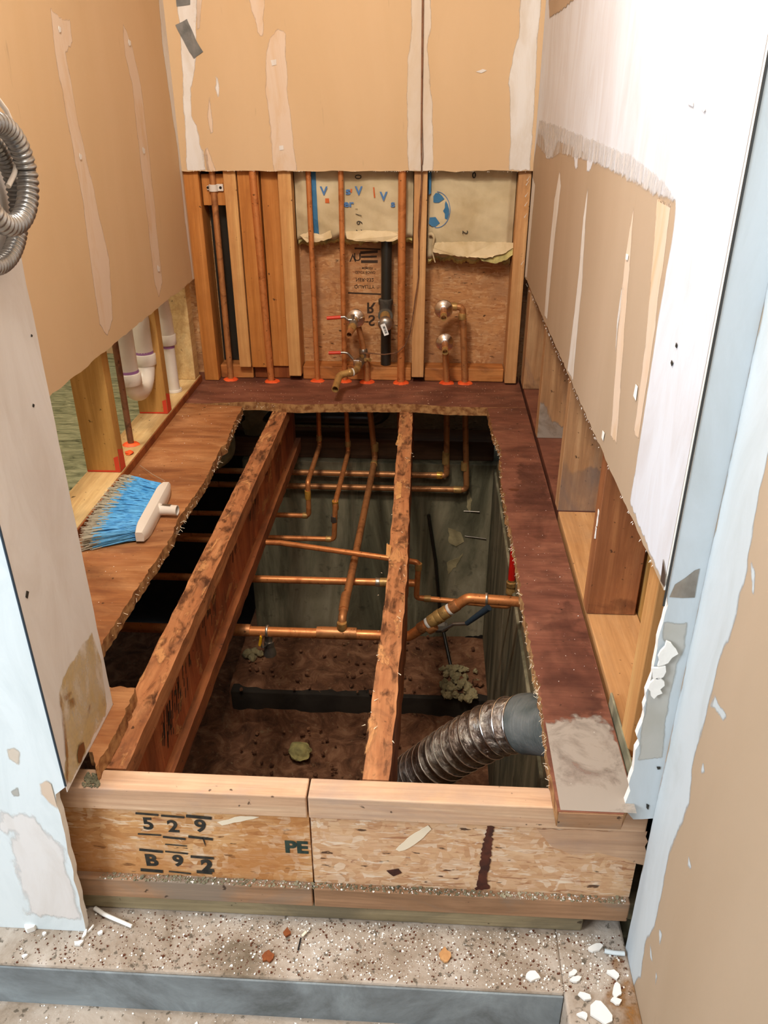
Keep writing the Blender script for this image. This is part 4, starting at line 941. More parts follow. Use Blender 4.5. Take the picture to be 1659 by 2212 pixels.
# riser 2
a, b = ony(547, 380, PY-.012), ony(588, 822, PY-.012); PB = Vector((b.x, b.y, 0)); 
pipe_thing('copper riser in front of the deep orange boards', [b+(a-b)*2.2, b+Vector((0, 0, -.15))], .0110, 'copper', ring=(b.x, b.y, 0), group='copper risers of the back wall')
# riser 3 with its run under the floor
def top(u, v, bpt): 
    a = ony(u, v, PY); return bpt+(a-bpt)*2.2
b = ony(686, 823, PY); b.z = 0; q = ony(690, 960, PY)
T3 = [top(666, 380, b), b, Vector((q.x, PY, -.235)), Vector((q.x-.002, 2.308, -.240)), Vector((q.x-.004, 2.308, -.361)), Vector((-1.6, 2.308, -.361))]
t = pipe_thing('copper riser left of the valves, turning toward the opening below the floor', T3, .0082, 'copper', .014, [((q.x, PY, -.205), Z_, .020), ((q.x-.004, 2.308, -.285), Z_, .03, 'brass_bright'), ((q.x-.016, 2.308, -.361), X_, .016)], ring=(b.x, PY, 0), group='copper risers of the back wall')
b = ony(745, 823, PY); b.z = 0; q = ony(752, 975, PY)
T4 = [top(736, 380, b), b, Vector((q.x, PY, -.256)), Vector((q.x-.004, 2.215, -.262)), Vector((q.x-.012, 2.215, -.393)), Vector((-1.6, 2.215, -.393))]
t = pipe_thing('copper riser crossing behind the red valve levers', T4, .0082, 'copper', .014, [((q.x, PY, -.225), Z_, .020), ((q.x-.005, 2.222, -.275), (0, .3, -1), .034, 'brass_bright'), ((q.x-.010, 2.215, -.32), Z_, .02, 'steel'), ((q.x-.03, 2.215, -.393), X_, .016)], ring=(b.x, PY, 0), group='copper risers of the back wall')
# riser 5: supply riser for the valves
b = ony(793, 822, PY); b.z = 0; q = ony(810, 985, PY)
v5 = ony(783, 760, PY-.02); 
T5 = [Vector((b.x, PY-.004, .10)), Vector((b.x, PY-.004, 0)), Vector((q.x, PY, -.278)), Vector((q.x-.012, 1.95, -.288)), Vector((q.x-.020, 1.655, -.295)), Vector((q.x-.020, 1.645, -.335))]
t = pipe_thing('copper supply pipe running from the valves toward the front below the floor', T5, .0104, 'copper_old', .016, [((q.x, PY, -.235), Z_, .03), ((q.x-.001, 2.54, -.279), Y_, .016), ((q.x-.020, 1.72, -.293), Y_, .07, 'copper_old'), ((q.x-.020, 1.645, -.312), Z_, .02)], ring=(b.x, PY-.004, 0))
# riser 6
b = ony(866, 825, PY-.006); b.z = 0; a = ony(869, 380, PY-.006)
pipe_thing('thick copper riser right beside the stud with the wire', [b+(a-b)*2.2, b+Vector((0, 0, -.16))], .0122, 'copper', ring=(b.x, b.y, 0), group='copper risers of the back wall')
# capped stub outs right
b7 = ony(965, 828, PY); b7.z = 0; e7 = ony(961, 733, PY)
T = [Vector((e7.x, 2.492, e7.z-.004)), Vector((e7.x, PY, e7.z)), b7, Vector((.070, PY, -.338)), Vector((-1.6, PY, -.338))]
t = pipe_thing('lower right stub out pipe that turns left below the floor', T, .0105, 'copper_old', .014, [((b7.x+.006, PY, -.27), Z_, .045), ((.045, PY, -.338), X_, .02, 'brass_bright')], ring=(b7.x, PY, 0), group='stub out pipes right of the wired stud')
b8 = ony(1004, 830, PY); b8.z = 0; e8 = ony(958, 662, PY); c8 = ony(1000, 650, PY)
T = [Vector((e8.x, 2.492, e8.z-.004)), Vector((e8.x, PY, e8.z)), Vector((c8.x, PY, e8.z)), b8, Vector((.142, PY, -.392)), Vector((-1.6, PY, -.392))]
t = pipe_thing('upper right stub out pipe hooking over to the right', T, .0105, 'copper_old', .018, [((c8.x-.028, PY, e8.z), X_, .02, 'brass'), ((c8.x, PY, e8.z-.03), Z_, .02, 'brass'), ((b8.x+.012, PY, -.30), Z_, .03), ((.110, PY, -.392), X_, .028)], ring=(b8.x, PY, 0), group='stub out pipes right of the wired stud')
def escutcheon(c, label, r=.0295, d=(0, -1, 0)):
    bm = BM(); lathe(bm, [(0, r), (.0015, r), (.004, r*.93), (.009, r*.72), (.013, r*.5), (.0155, r*.42), (.0155, r*.30)], c, d, 36)
    return tag(obj('escutcheon', bm, M['chrome'], smooth=True), label, 'escutcheon', 'chrome escutcheons on the stub outs')
escutcheon((e8.x, PY-.030, e8.z-.001), 'chrome disc around the upper right stub out')
escutcheon((e7.x, PY-.030, e7.z-.001), 'chrome disc around the lower right stub out')
for e in (e8, e7):
    t = thing('pipe_end', (e.x, 2.49, e.z-.004), 'open tan %s stub end pointing forward through its chrome disc' % ('upper' if e is e8 else 'lower'), 'pipe', 'open stub ends')
    bm = BM(); tube(bm, [Vector((e.x, 2.53, e.z-.002)), Vector((e.x, 2.470, e.z-.007))], .0098, 18, hollow=True); obj('nozzle', bm, M['brass'], t, smooth=True)
# ---------------- valves on the left
def lever(t, p0, pts, mat, w_=.0052):
    bm = BM(); tube(bm, pts, w_, 8, .006); obj('lever_arm', bm, M['steel'], t, smooth=True)
    bm = BM(); tube(bm, [pts[-1]+(pts[-2]-pts[-1])*.78, pts[-1]], w_*1.35, 10); obj('lever_grip', bm, M[mat], t, smooth=True, label='red vinyl grip')
# upper valve
zc = ony(769.5, 683, PY).z; xc = ony(769.5, 683, PY).x
escutcheon((xc, PY-.028, zc), 'chrome disc behind the upper red lever valve', .030)
t = thing('ball_valve', (xc, 2.45, zc), 'upper ball valve with a red lever and an open outlet', 'valve', 'red lever ball valves')
e = ony(758, 728, 2.335); 
bm = BM(); tube(bm, [Vector((xc, PY-.02, zc)), Vector((xc-.001, 2.50, zc))], .0095, 14); obj('inlet', bm, M['brass'], t, smooth=True)
bm = BM(); lathe(bm, [(0, .010), (.004, .0135), (.014, .0145), (.022, .0145), (.03, .0125), (.034, .010)], (xc-.001, 2.503, zc), (0, -1, 0), 8); obj('body', bm, M['steel'], t)
bm = BM(); lathe(bm, [(0, .010), (.006, .013), (.018, .0135), (.024, .0115), (.036, .0115), (.042, .0095)], (xc-.001, 2.469, zc-.001), (-.02, -1, -.03), 18); obj('union', bm, M['brass'], t, smooth=True)
bm = BM(); tube(bm, [Vector((xc-.002, 2.432, zc-.002)), Vector((xc-.004, 2.385, zc-.005))], .0095, 16, hollow=True); obj('outlet', bm, M['copper_old'], t, smooth=True)
pz = Vector((xc-.001, 2.486, zc+.014))
bm = BM(); lathe(bm, [(0, .005), (.012, .005), (.012, .007), (.016, .007)], pz, (0, 0, 1), 8); obj('stem', bm, M['steel'], t)
hz = zc+.022
def hp(u, v, Y): return ony(u, v, Y)
yl = 2.486
lever(t, pz, [hp(766, 691, yl), hp(752, 691, yl), hp(745, 684.5, yl), hp(706, 687.5, yl)], 'red', .0042)
# lower valve: tee + body + bent outlet
tz = ony(783, 757, PY-.004)
t = thing('ball_valve', (tz.x, 2.55, tz.z), 'lower ball valve with a red lever and a long bent outlet', 'valve', 'red lever ball valves')
bm = BM(); tube(bm, [ony(773, 700, PY-.004), ony(783, 742, PY-.004), ony(786, 760, PY-.004)], .0095, 14); obj('riser_tube', bm, M['copper_old'], t, smooth=True)
bm = BM(); lathe(bm, [(0, .013), (.004, .014), (.03, .014), (.034, .012)], ony(786, 775, PY-.004), (ony(783, 742, PY)-ony(787, 790, PY)), 18); obj('tee', bm, M['steel'], t, smooth=True)
bm = BM(); lathe(bm, [(0, .011), (.003, .0165), (.03, .0165), (.034, .012)], ony(778, 781, 2.560), (-.15, -1, -.05), 8); obj('body', bm, M['steel'], t)
bm = BM(); box(bm, *sorted((ony(764, 784, 2.54).x, ony(778, 784, 2.54).x)), 2.520, 2.524, ony(771, 790, 2.52).z, ony(771, 778, 2.52).z, .002); obj('bonnet', bm, M['chrome'], t)
o1 = [ony(775, 786, 2.530), ony(770, 800, 2.49), ony(764, 803, 2.47), ony(738, 809, 2.45), ony(732, 814, 2.44), ony(724, 841, 2.36)]
bm = BM(); tube(bm, o1, .0112, 18, .02, hollow=True); obj('outlet', bm, M['brass'], t, smooth=True, label='tan bent outlet pipe')
bm = BM(); collar(bm, ony(762, 804, 2.468), (o1[3]-o1[2]), .0128, .004); obj('solder_ring', bm, M['white_tape'], t, smooth=True)
bm = BM(); collar(bm, ony(756, 805, 2.463), (o1[3]-o1[2]), .0130, .010); obj('coupling', bm, M['brass'], t, smooth=True)
lever(t, None, [hp(763, 776, 2.54), hp(751, 763, 2.54), hp(744, 761.5, 2.54), hp(710, 762.5, 2.54)], 'red', .0042)
# ground clamp
t = thing('ground_clamp', tuple(ony(785, 781, 2.565)), 'brass ground clamp gripping the supply riser by the lower valve', 'clamp')
bm = BM(); c = ony(787, 778, PY-.004)
lathe(bm, [(0, .0155), (.010, .0155)], c, (0, 0, 1), 20); obj('band', bm, M['brass'], t, smooth=True)
for (u, v) in ((793, 776), (777, 768)):
    bm = BM(); lathe(bm, [(0, .004), (.012, .004), (.012, .0062), (.017, .0062)], ony(u, v, 2.57), (.6, -.8, .1), 10); obj('bolt', bm, M['brass'], t)
# thin bare wire
W = [ony(779, 763, 2.562), ony(800, 763, 2.560), ony(830, 766, 2.558), ony(858, 762, 2.556), ony(876, 745, 2.556), ony(886, 718, 2.556), ony(891, 690, 2.558), ony(898, 640, 2.560), ony(904, 600, 2.5665), ony(905, 520, 2.5665), ony(909, 440, 2.5660), ony(911, 385, 2.5650), ony(911, 372, 2.555), ony(910, 300, 2.555), ony(911, 180, 2.555), ony(912, 60, 2.555), ony(913, -60, 2.555), ony(914, -300, 2.555)]
bm = BM(); tube(bm, W, .0020, 7, .03); tag(obj('ground_wire', bm, M['copper_dull'], smooth=True), 'thin copper wire hanging down the back wall to the lower valve', 'wire')
W = [ony(906, 560, 2.5672), ony(903, 500, 2.5672), ony(907, 430, 2.5672), ony(912, 380, 2.5665), ony(914, 340, 2.556), ony(912, 250, 2.556), ony(914, 120, 2.556), ony(916, -60, 2.556)]
bm = BM(); tube(bm, W, .0009, 6, .03); tag(obj('thin_wire', bm, M['copper_dull'], smooth=True), 'second finer wire beside the thin copper wire', 'wire')
# black vent pipe with cast tee and capped cleanout
BPY = 2.632
xb = ony(833, 620, BPY).x
t = thing('drain_pipe', (xb, BPY, .047), 'black iron drain pipe with a cast tee behind the valves', 'pipe')
bm = BM(); tube(bm, [Vector((ony(837, 500, BPY).x-.001, BPY, .62)), Vector((xb, BPY, .047))], .0170, 18); obj('tube', bm, M['iron'], t, smooth=True)
tc = ony(833, 680, BPY)
bm = BM(); lathe(bm, [(-.038, .021), (-.036, .0235), (-.028, .0235), (-.024, .0205), (.024, .0205), (.028, .0235), (.042, .0235), (.044, .021)], (xb, BPY, tc.z+.008), (0, 0, 1), 22); obj('tee', bm, M['cast_iron'], t, smooth=True)
bm = BM(); lathe(bm, [(0, .020), (.020, .020), (.022, .0235), (.034, .0235)], (xb, BPY-.004, tc.z+.006), (.03, -1, -.02), 22); obj('branch', bm, M['cast_iron'], t, smooth=True)
bm = BM(); tube(bm, [Vector((xb, BPY-.03, tc.z+.006)), Vector((xb+.004, 2.53, tc.z+.002))], .0165, 18); obj('nipple', bm, M['brass'], t, smooth=True)
pc = Vector((xb+.005, 2.527, tc.z+.001))
bm = BM(); lathe(bm, [(0, .018), (.002, .0228), (.012, .0228), (.018, .020), (.022, .013), (.0235, .004)], pc, (.03, -1, -.02), 26); obj('cap', bm, M['steel'], t, smooth=True)
R_ = Vector((.94, 0, .34)).normalized(); U_ = Vector((-.34, -.0, .94)).normalized(); c = pc+Vector((0, -.0245, .001))
cp = ony(831, 712, c.y)
bm = BM(); prism(bm, [cp+R_*a+U_*b for a, b in ((-.008, -.0185), (.006, -.0185), (.0075, -.017), (.0075, .017), (.006, .0185), (-.006, .0185), (-.008, .017))], (0, -.0006, 0)); tg = obj('price_tag', bm, M['label_white'], t, label='white tag with a barcode')
bm = BM(); 
yy = -.012
while yy < .012:
    h = random.choice((.0008, .0013, .0005)); prism(bm, [cp+R_*a+U_*(yy+bb)+Vector((0, -.0009, 0)) for a, bb in ((-.003, 0), (.0045, 0), (.0045, h), (-.003, h))], (0, -.0002, 0)); yy += h+random.choice((.0006, .001, .0014))
obj('barcode', bm, M['black_ink'], tg)

# ---------------- pipes under the floor
MY, MZ = 1.645, -.335
c1, c2 = ony(884, 1373, MY), ony(1010, 1292, MY)
c3 = ony(1060, 1296, MY); c4 = Vector((.2595, MY, ony(1130, 1300, MY).z-.002))
t = pipe_thing('main copper pipe crossing the whole opening and stepping up at the right', [Vector((-2.2, MY, MZ)), Vector((c1.x, MY, MZ-.003)), c2, c4], .0128, 'copper', .022, [((-.455, MY, MZ), X_, .045, 'copper_old'), ((-.215, MY, MZ), X_, .10, 'copper_old'), ((.02, MY, (MZ+c2.z)/2-.03), (c2-c1), .022, 'copper_old'), ((-.39, MY, MZ), X_, .006, 'solder')])
dd = (c2-c1).normalized(); mid = c1.lerp(c2, .52)
for s, mt, L, rr in ((-.034, 'white_tape', .007, .0150), (-.018, 'brass', .020, .0165), (0, 'brass', .016, .0175), (.018, 'brass', .018, .0165), (.033, 'white_tape', .007, .0152), (.048, 'copper_old', .02, .0148), (-.052, 'copper_old', .02, .0148)):
    bm = BM(); collar(bm, mid+dd*s, dd, rr, L); obj('union_ring' if mt == 'brass' else 'tape_ring' if mt == 'white_tape' else 'coupling', bm, M[mt], t, smooth=True)
bm = BM(); collar(bm, c2+Vector((.045, 0, 0)), X_, .0150, .006); obj('solder_ring', bm, M['solder'], t, smooth=True)
# hose bib tee under main
t = thing('drain_valve', (-.388, MY, -.41), 'small valve with a yellow lever hanging under the main pipe', 'valve')
bm = BM(); lathe(bm, [(0, .010), (.02, .010), (.02, .013), (.034, .013), (.034, .011), (.05, .015), (.056, .0165), (.062, .0165)], (-.388, MY, -.346), (0, 0, -1), 16); obj('body', bm, M['steel'], t, smooth=True)
bm = BM(); tube(bm, [Vector((-.388, MY-.012, -.366)), Vector((-.402, MY-.014, -.380)), Vector((-.408, MY-.014, -.362)), Vector((-.400, MY-.014, -.342))], .0028, 8, .006); obj('lever', bm, M['steel'], t)
bm = BM(); tube(bm, [Vector((-.409, MY-.014, -.370)), Vector((-.403, MY-.014, -.342))], .0042, 8); obj('lever_grip', bm, M['yellow'], t, smooth=True, label='yellow vinyl grip')
# p7
P7Y, P7Z = 1.85, -.313
pipe_thing('copper pipe ending near the middle joist, behind the main pipe', [Vector((-2.2, P7Y, P7Z-.004)), Vector((-.02, P7Y, P7Z))], .0102, 'copper', 0, [((-.125, P7Y, P7Z), X_, .012, 'solder'), ((-.10, P7Y, P7Z), X_, .04, 'brass')])
# p6 sloping to the red handled valve
ry = 1.845
T = [Vector((-2.2, 2.05, -.285)), Vector((-.40, 1.93, -.245)), ony(905, 1196, ry)+Vector((0, 0, -.012)), ony(899, 1291, ry), Vector((.2325, ry, -.376)), Vector((.2325, ry, -.33))]
T[2].z = min(T[2].z, -.244)
t = pipe_thing('thin copper pipe sloping behind the middle joist to the red pipe', T, .0078, 'copper', .012, [(T[2].lerp(T[3], .12), T[3]-T[2], .02, 'brass'), (T[3].lerp(T[4], .12), X_, .018, 'brass')])
t = thing('red_pipe', (.2325, ry, -.33), 'bright red sleeved pipe rising beside the right foundation', 'pipe')
bm = BM(); tube(bm, [Vector((.2325, ry, -.292)), Vector((.2325, ry, -.03))], .0098, 14); obj('sleeve', bm, M['red_bright'], t, smooth=True)
bm = BM(); lathe(bm, [(0, .013), (.012, .013), (.014, .011), (.020, .011), (.022, .0135), (.034, .0135), (.036, .010), (.042, .010)], (.2325, ry, -.331), (0, 0, 1), 14); obj('coupling', bm, M['brass'], t, smooth=True)
# grey lever below main
q0, q1, q2, q3 = ony(955, 1362, 1.80), ony(980, 1348, 1.79), ony(1008, 1347, 1.78), ony(1056, 1312, 1.76)
t = thing('lever_valve', tuple(q0), 'corroded valve with a long grey blue lever below the stepped pipe', 'valve')
bm = BM(); tube(bm, [q0, q1, q2], .005, 8, .006); obj('lever_arm', bm, M['steel'], t, smooth=True)
bm = BM(); tube(bm, [q2, q3], .0078, 10, radf=lambda s: .0065+.003*s); obj('lever_grip', bm, M['blue_lever'], t, smooth=True)
bm = BM(); lathe(bm, [(-.02, .010), (-.012, .015), (.012, .015), (.02, .010)], q0+Vector((-.004, .01, .004)), (1, 0, .15), 8); obj('body', bm, M['cast_iron'], t)
# black ABS pipe at back
a0, a1 = ony(600, 898, 2.70), ony(815, 893, 2.70)
bm = BM(); tube(bm, [Vector((a0.x-.5, 2.70, a0.z)), Vector((a1.x+.02, 2.70, a0.z)), Vector((a1.x+.03, 2.70, .0-.03))], .030, 20, .05)
tag(obj('drain_pipe', bm, M['iron'], smooth=True), 'fat black plastic drain pipe bending up under the back wall', 'pipe')
# pale pipes at back left below the floor
bm = BM(); tube(bm, [Vector((-.70, 2.62, -.03)), Vector((-.70, 2.62, -.29)), Vector((-.86, 2.40, -.33)), Vector((-1.2, 2.40, -.33))], .022, 16, .05)
tag(obj('drain_pipe', bm, M['insul_dirty'], smooth=True), 'dusty pale drain pipe bending left below the floor beside the hanging insulation', 'pipe')
bm = BM(); tube(bm, [Vector((-.90, 2.52, -.36)), Vector((-.74, 2.50, -.36)), Vector((-.62, 2.48, -.36))], .016, 14)
tag(obj('drain_pipe', bm, M['insul_dirty'], smooth=True), 'short dusty pipe stub near the dark void', 'pipe') if False else None
# black rod leaning on the foundation wall
bm = BM(); tube(bm, [ony(926, 1112, 2.612), ony(941, 1210, 2.610), ony(952, 1330, 2.600)+Vector((0, -.02, 0)), Vector((.108, 2.43, -1.055))], .0065, 10, .05)
tag(obj('rod', bm, M['iron'], smooth=True), 'thin black rod leaning on the back foundation wall', 'rod')
# form ties sticking out of the concrete
for (u0, v0, u1, v1) in ((1002, 1104, 1036, 1106), (1004, 1158, 1050, 1164)):
    bm = BM(); tube(bm, [ony(u0, v0, 2.622), ony(u1, v1, 2.618)], .0016, 6); tag(obj('form_tie', bm, M['steel']), 'thin metal form tie on the concrete, %s of the two' % ('upper' if v0 < 1120 else 'lower'), 'tie', 'form ties on the foundation wall')
bm = BM()
for P in ([(968, 1140), (995, 1150), (1002, 1170), (985, 1180), (970, 1172)], [(965, 1215), (990, 1205), (1000, 1195), (985, 1225), (968, 1240)], [(1012, 1060), (1020, 1080), (1016, 1110), (1008, 1095)]):
    prism(bm, jag([ony(u, v, 2.6245) for u, v in P], .003, .01), (0, -.002, 0))
obj('pale_chip', bm, M['insul_dirty'], wall_found, label='rough pale spalled concrete')
bm = BM(); prism(bm, jag([ony(u, v, 2.6245) for u, v in [(1005, 1375), (1044, 1372), (1044, 1440), (998, 1440)]], .003, .01), (0, -.004, 0)); obj('dark_hole', bm, M['near_black'], wall_found)

# ---------------- flexible duct
def ad(u, v, d): r = ray(u, v); return Vector((0, 0, CAMZ))+r*d
DC = [ad(1240, 1575, 1.33), ad(1190, 1568, 1.38), ad(1140, 1563, 1.43), ad(1085, 1570, 1.47), ad(1030, 1594, 1.51), ad(980, 1622, 1.56), ad(930, 1655, 1.62), ad(880, 1690, 1.70), ad(830, 1740, 1.80), ad(780, 1800, 1.9)]
def catmull(P, n=16):
    out = []; Q = [P[0]*2-P[1]]+list(P)+[P[-1]*2-P[-2]]
    for i in range(1, len(Q)-2):
        for k in range(n):
            t_ = k/n; a, b, c, d = Q[i-1], Q[i], Q[i+1], Q[i+2]
            out.append(.5*((2*b)+(-a+c)*t_+(2*a-5*b+4*c-d)*t_*t_+(-a+3*b-3*c+d)*t_**3))
    out.append(P[-1]); return out
C_ = catmull(DC, 22)
L_ = [0]
for i in range(1, len(C_)): L_.append(L_[-1]+(C_[i]-C_[i-1]).length)
def resample(P, n):
    Ls = [0]
    for i in range(1, len(P)): Ls.append(Ls[-1]+(P[i]-P[i-1]).length)
    out = []; j = 0
    for k in range(n+1):
        s = Ls[-1]*k/n
        while j < len(Ls)-2 and Ls[j+1] < s: j += 1
        f = (s-Ls[j])/max(1e-9, Ls[j+1]-Ls[j]); out.append(P[j].lerp(P[j+1], min(1, f)))
    return out, Ls[-1]
C2, LT = resample(C_, 560)
iend = int(560*.135)
t = thing('flexible_duct', tuple(C2[-1]), 'silver flexible duct curving down under the middle joist', 'duct')
pitch_ = .0255
def rad_d(s):
    x = s*LT*(1-.135); ph = (x/pitch_) % 1.0
    return .0505-.0028*math.sin(math.pi*ph)**.7+random.uniform(-.0004, .0004)
bm = BM(); tube(bm, C2[iend:], .05, 44, radf=rad_d); obj('foil_hose', bm, M['foil'], t, smooth=True)
bm = BM()
sub = C2[iend:]; nS = len(sub); k = 0.0
x = 0
while x < LT*.865:
    i = int(x/(LT*.865)*(nS-1)); i = max(1, min(nS-2, i)); T_ = (sub[i+1]-sub[i-1]).normalized(); n_ = T_.orthogonal().normalized(); b_ = T_.cross(n_)
    tube(bm, [sub[i]+(n_*math.cos(a*math.pi/14)+b_*math.sin(a*math.pi/14))*.0508 for a in range(29)], .0011, 6, caps=False)
    x += pitch_
obj('wire_rib', bm, M['chrome'], t, smooth=True, label='shiny spiral wire rib')
bm = BM(); tube(bm, C2[:iend+14], .05, 44, radf=lambda s: .0525+.0006*math.sin(s*9)+random.uniform(-.0002, .0002)); obj('tape_wrap', bm, M['duct_tape_dark'], t, smooth=True, label='dark grey tape wrap')

# ---------------- white PVC trap in the left wall
PX = -.806
def px_(u, v): return onx(u, v, PX)
t = thing('drain_trap', tuple(px_(294, 845)), 'white plastic P-trap bending under the left wall drywall', 'pipe')
pa = px_(268, 730); pa.y = 2.066; 
R = .072; yA, yC = 2.064, 2.064+2*.068; zc_ = .195
U = [Vector((PX, yA, .62)), Vector((PX, yA, zc_))]
for k in range(1, 16):
    a = math.pi*k/16; U.append(Vector((PX, (yA+yC)/2-math.cos(a)*.068, zc_-math.sin(a)*.075)))
U += [Vector((PX, yC, zc_)), Vector((PX, yC, .275)), Vector((PX, yC+.015, .315)), Vector((PX, yC+.05, .345)), Vector((PX, yC+.14, .35))]
bm = BM(); tube(bm, catmull(U, 3), .0262, 22); obj('tube', bm, M['pvc'], t, smooth=True)
for yy, zz in ((yA, .178), (yC, .190)):
    bm = BM(); lathe(bm, [(-.016, .0305), (-.015, .0315), (.015, .0315), (.016, .0305), (.016, .0265)], (PX, yy, zz), (0, 0, 1), 24); obj('collar', bm, M['pvc'], t, smooth=True)
    bm = BM(); lathe(bm, [(0, .0268), (.007, .0266)], (PX, yy, zz+.0165), (0, 0, 1), 24); obj('primer_band', bm, M['purple'], t, smooth=True, label='purple primer band')
t = thing('drain_pipe', (PX, 2.40, ZP), 'slim white plastic pipe standing on the left plate behind the trap', 'pipe')
sy = 2.405
bm = BM(); tube(bm, [Vector((PX+.004, sy, ZP+.001)), Vector((PX+.004, sy, .19))], .0185, 20); obj('tube', bm, M['pvc'], t, smooth=True)
bm = BM(); tube(bm, [Vector((PX+.004, sy, .18)), Vector((PX+.004, sy-.004, .26)), Vector((PX+.002, sy-.02, .33)), Vector((PX, sy+.01, .42)), Vector((PX, sy+.01, .6))], .0235, 20, .06); obj('bend', bm, M['pvc'], t, smooth=True)
bm = BM(); lathe(bm, [(-.016, .0255), (-.015, .0265), (.015, .0265), (.016, .0255)], (PX+.004, sy, .188), (0, 0, 1), 24); obj('collar', bm, M['pvc'], t, smooth=True)
bm = BM(); lathe(bm, [(0, .0190), (.009, .0190)], (PX+.004, sy, .162), (0, 0, 1), 22); obj('primer_band', bm, M['purple'], t, smooth=True)
bm = BM(); lathe(bm, [(0, .026), (.006, .025)], (PX+.004, sy, ZP+.0008), (0, 0, 1), 22); obj('foot_flange', bm, M['pvc'], t, smooth=True)
# thin dull pipe next to stud A, with sealant
xx = -.795
t = pipe_thing('dull brown pipe beside the golden stud of the left wall', [Vector((xx, 1.975, .62)), Vector((xx, 1.975, ZP+.001))], .0082, 'copper_dull', 0, ring=(xx, 1.975, ZP))
bm = BM(); blob(bm, (xx+.015, 1.915, ZP+.004), .012, squash=(1, 1, .35)); tag(obj('sealant_blob', bm, M['orange'], smooth=True), 'small orange sealant blob beside the left stud foot', 'sealant')

# ================================================================== BROOM HEAD
bl0, bl1 = onz(301, 1160, .018), onz(360, 1050, .018)
t = thing('broom_head', tuple((bl0+bl1)/2-Vector((0, 0, .018))), 'blue bristled broom head without handle lying on the left plywood strip', 'broom')
ax = (bl1-bl0).normalized(); sd = Vector((ax.y, -ax.x, 0))  # towards +X
L0 = (bl1-bl0).length; hw = .013
bm = BM()
sec = []
for k in range(13):
    s = k/12; wv = .5+.5*min(1, math.sin(math.pi*min(max(s, .03), .97))*3)
    c_ = bl0+ax*(L0*s); hh = .017*wv; w2 = hw*wv
    sec.append([bm.verts.new(c_+sd*a*w2+Vector((0, 0, b*hh))) for a, b in ((-1, -1), (1, -1), (1.2, -.3), (1.2, .5), (.8, 1), (-.8, 1), (-1, .8))])
for i in range(12):
    for k in range(7): bm.faces.new((sec[i][k], sec[i][(k+1) % 7], sec[i+1][(k+1) % 7], sec[i+1][k]))
bm.faces.new(sec[0]); bm.faces.new(sec[-1])
obj('block', bm, M['cream_plastic'], t, smooth=True)
bc = bl0.lerp(bl1, .52)
bm = BM(); sd2 = onz(383, 1101, .02)-bc; sd2.z = 0; Ls = sd2.length; sd2.normalize()
tube(bm, [bc+sd2*.004, bc+sd2*.02, bc+sd2*Ls*.6, bc+sd2*Ls], .0125, 20, radf=lambda s: .0165-.0045*min(1, s*2.2), hollow=True); so = obj('socket', bm, M['cream_plastic'], t, smooth=True)
bm = BM(); o_ = bc+sd2*Ls*.45+Vector((0, 0, .0122)); s3 = Vector((sd2.y, -sd2.x, 0))
hexa(bm, [o_+sd2*a+s3*b+Vector((0, 0, c)) for c in (0, .0008) for a, b in ((-.013, -.004), (.016, -.004), (.016, .004), (-.013, .004))]); obj('slot', bm, M['steel'], t)
tip0, tip1 = onz(176, 1186, .006), onz(268, 1042, .012)
tipm = onz(215, 1095, .01)
bmA, bmB = BM(), BM()
for i in range(2600):
    s = random.random(); s2 = min(1, max(0, s+random.uniform(-.07, .07)))
    r0 = bl0.lerp(bl1, .03+.94*s)-sd*.010; hz_ = random.uniform(-.013, .013)
    tp = (tip0*(1-s2)**2 + tipm*2*s2*(1-s2) + tip1*s2*s2)
    tp = tp + (tp-r0).normalized()*random.uniform(-.03, .006) + Vector((random.uniform(-.005, .005), random.uniform(-.005, .005), 0))
    P0 = r0+Vector((0, 0, hz_)); P3 = Vector((tp.x, tp.y, max(.002, .018+hz_*1.6-.004)))
    if P3.x < -.757: P3.z = max(P3.z, .003); P3.x = -.757+random.uniform(0, .003)
    mid_ = P0.lerp(P3, .6)+Vector((0, random.uniform(-.004, .004), random.uniform(-.002, .003)))
    cut = P0.lerp(P3, .0)
    w_ = .00075
    pts = [P0, P0.lerp(mid_, .5), mid_, mid_.lerp(P3, .5), P3]
    for kseg in range(4):
        bm_ = bmB if kseg == 3 else bmA
        a, b = pts[kseg], pts[kseg+1]; d = (b-a).normalized(); n1 = Vector((-d.y, d.x, 0)).normalized()*w_; n2 = Vector((0, 0, w_))
        v = [bm_.verts.new(p) for p in (a-n1, a+n1, a+n2*1.4, b-n1, b+n1, b+n2*1.4)]
        bm_.faces.new((v[0], v[2], v[5], v[3])); bm_.faces.new((v[2], v[1], v[4], v[5])); bm_.faces.new((v[1], v[0], v[3], v[4]))
obj('bristles', bmA, M['bristle'], t, kind='stuff', recalc=False); obj('bristle_tips', bmB, M['bristle_tip'], t, kind='stuff', recalc=False, label='greyish frayed bristle tips')
bm = BM(); tube(bm, [bl1+Vector((-.004, .004, .012)), onz(330, 1025, .02), onz(302, 1005, .012)], .0006, 5); obj('loose_bristle', bm, M['bristle_tip'], t)

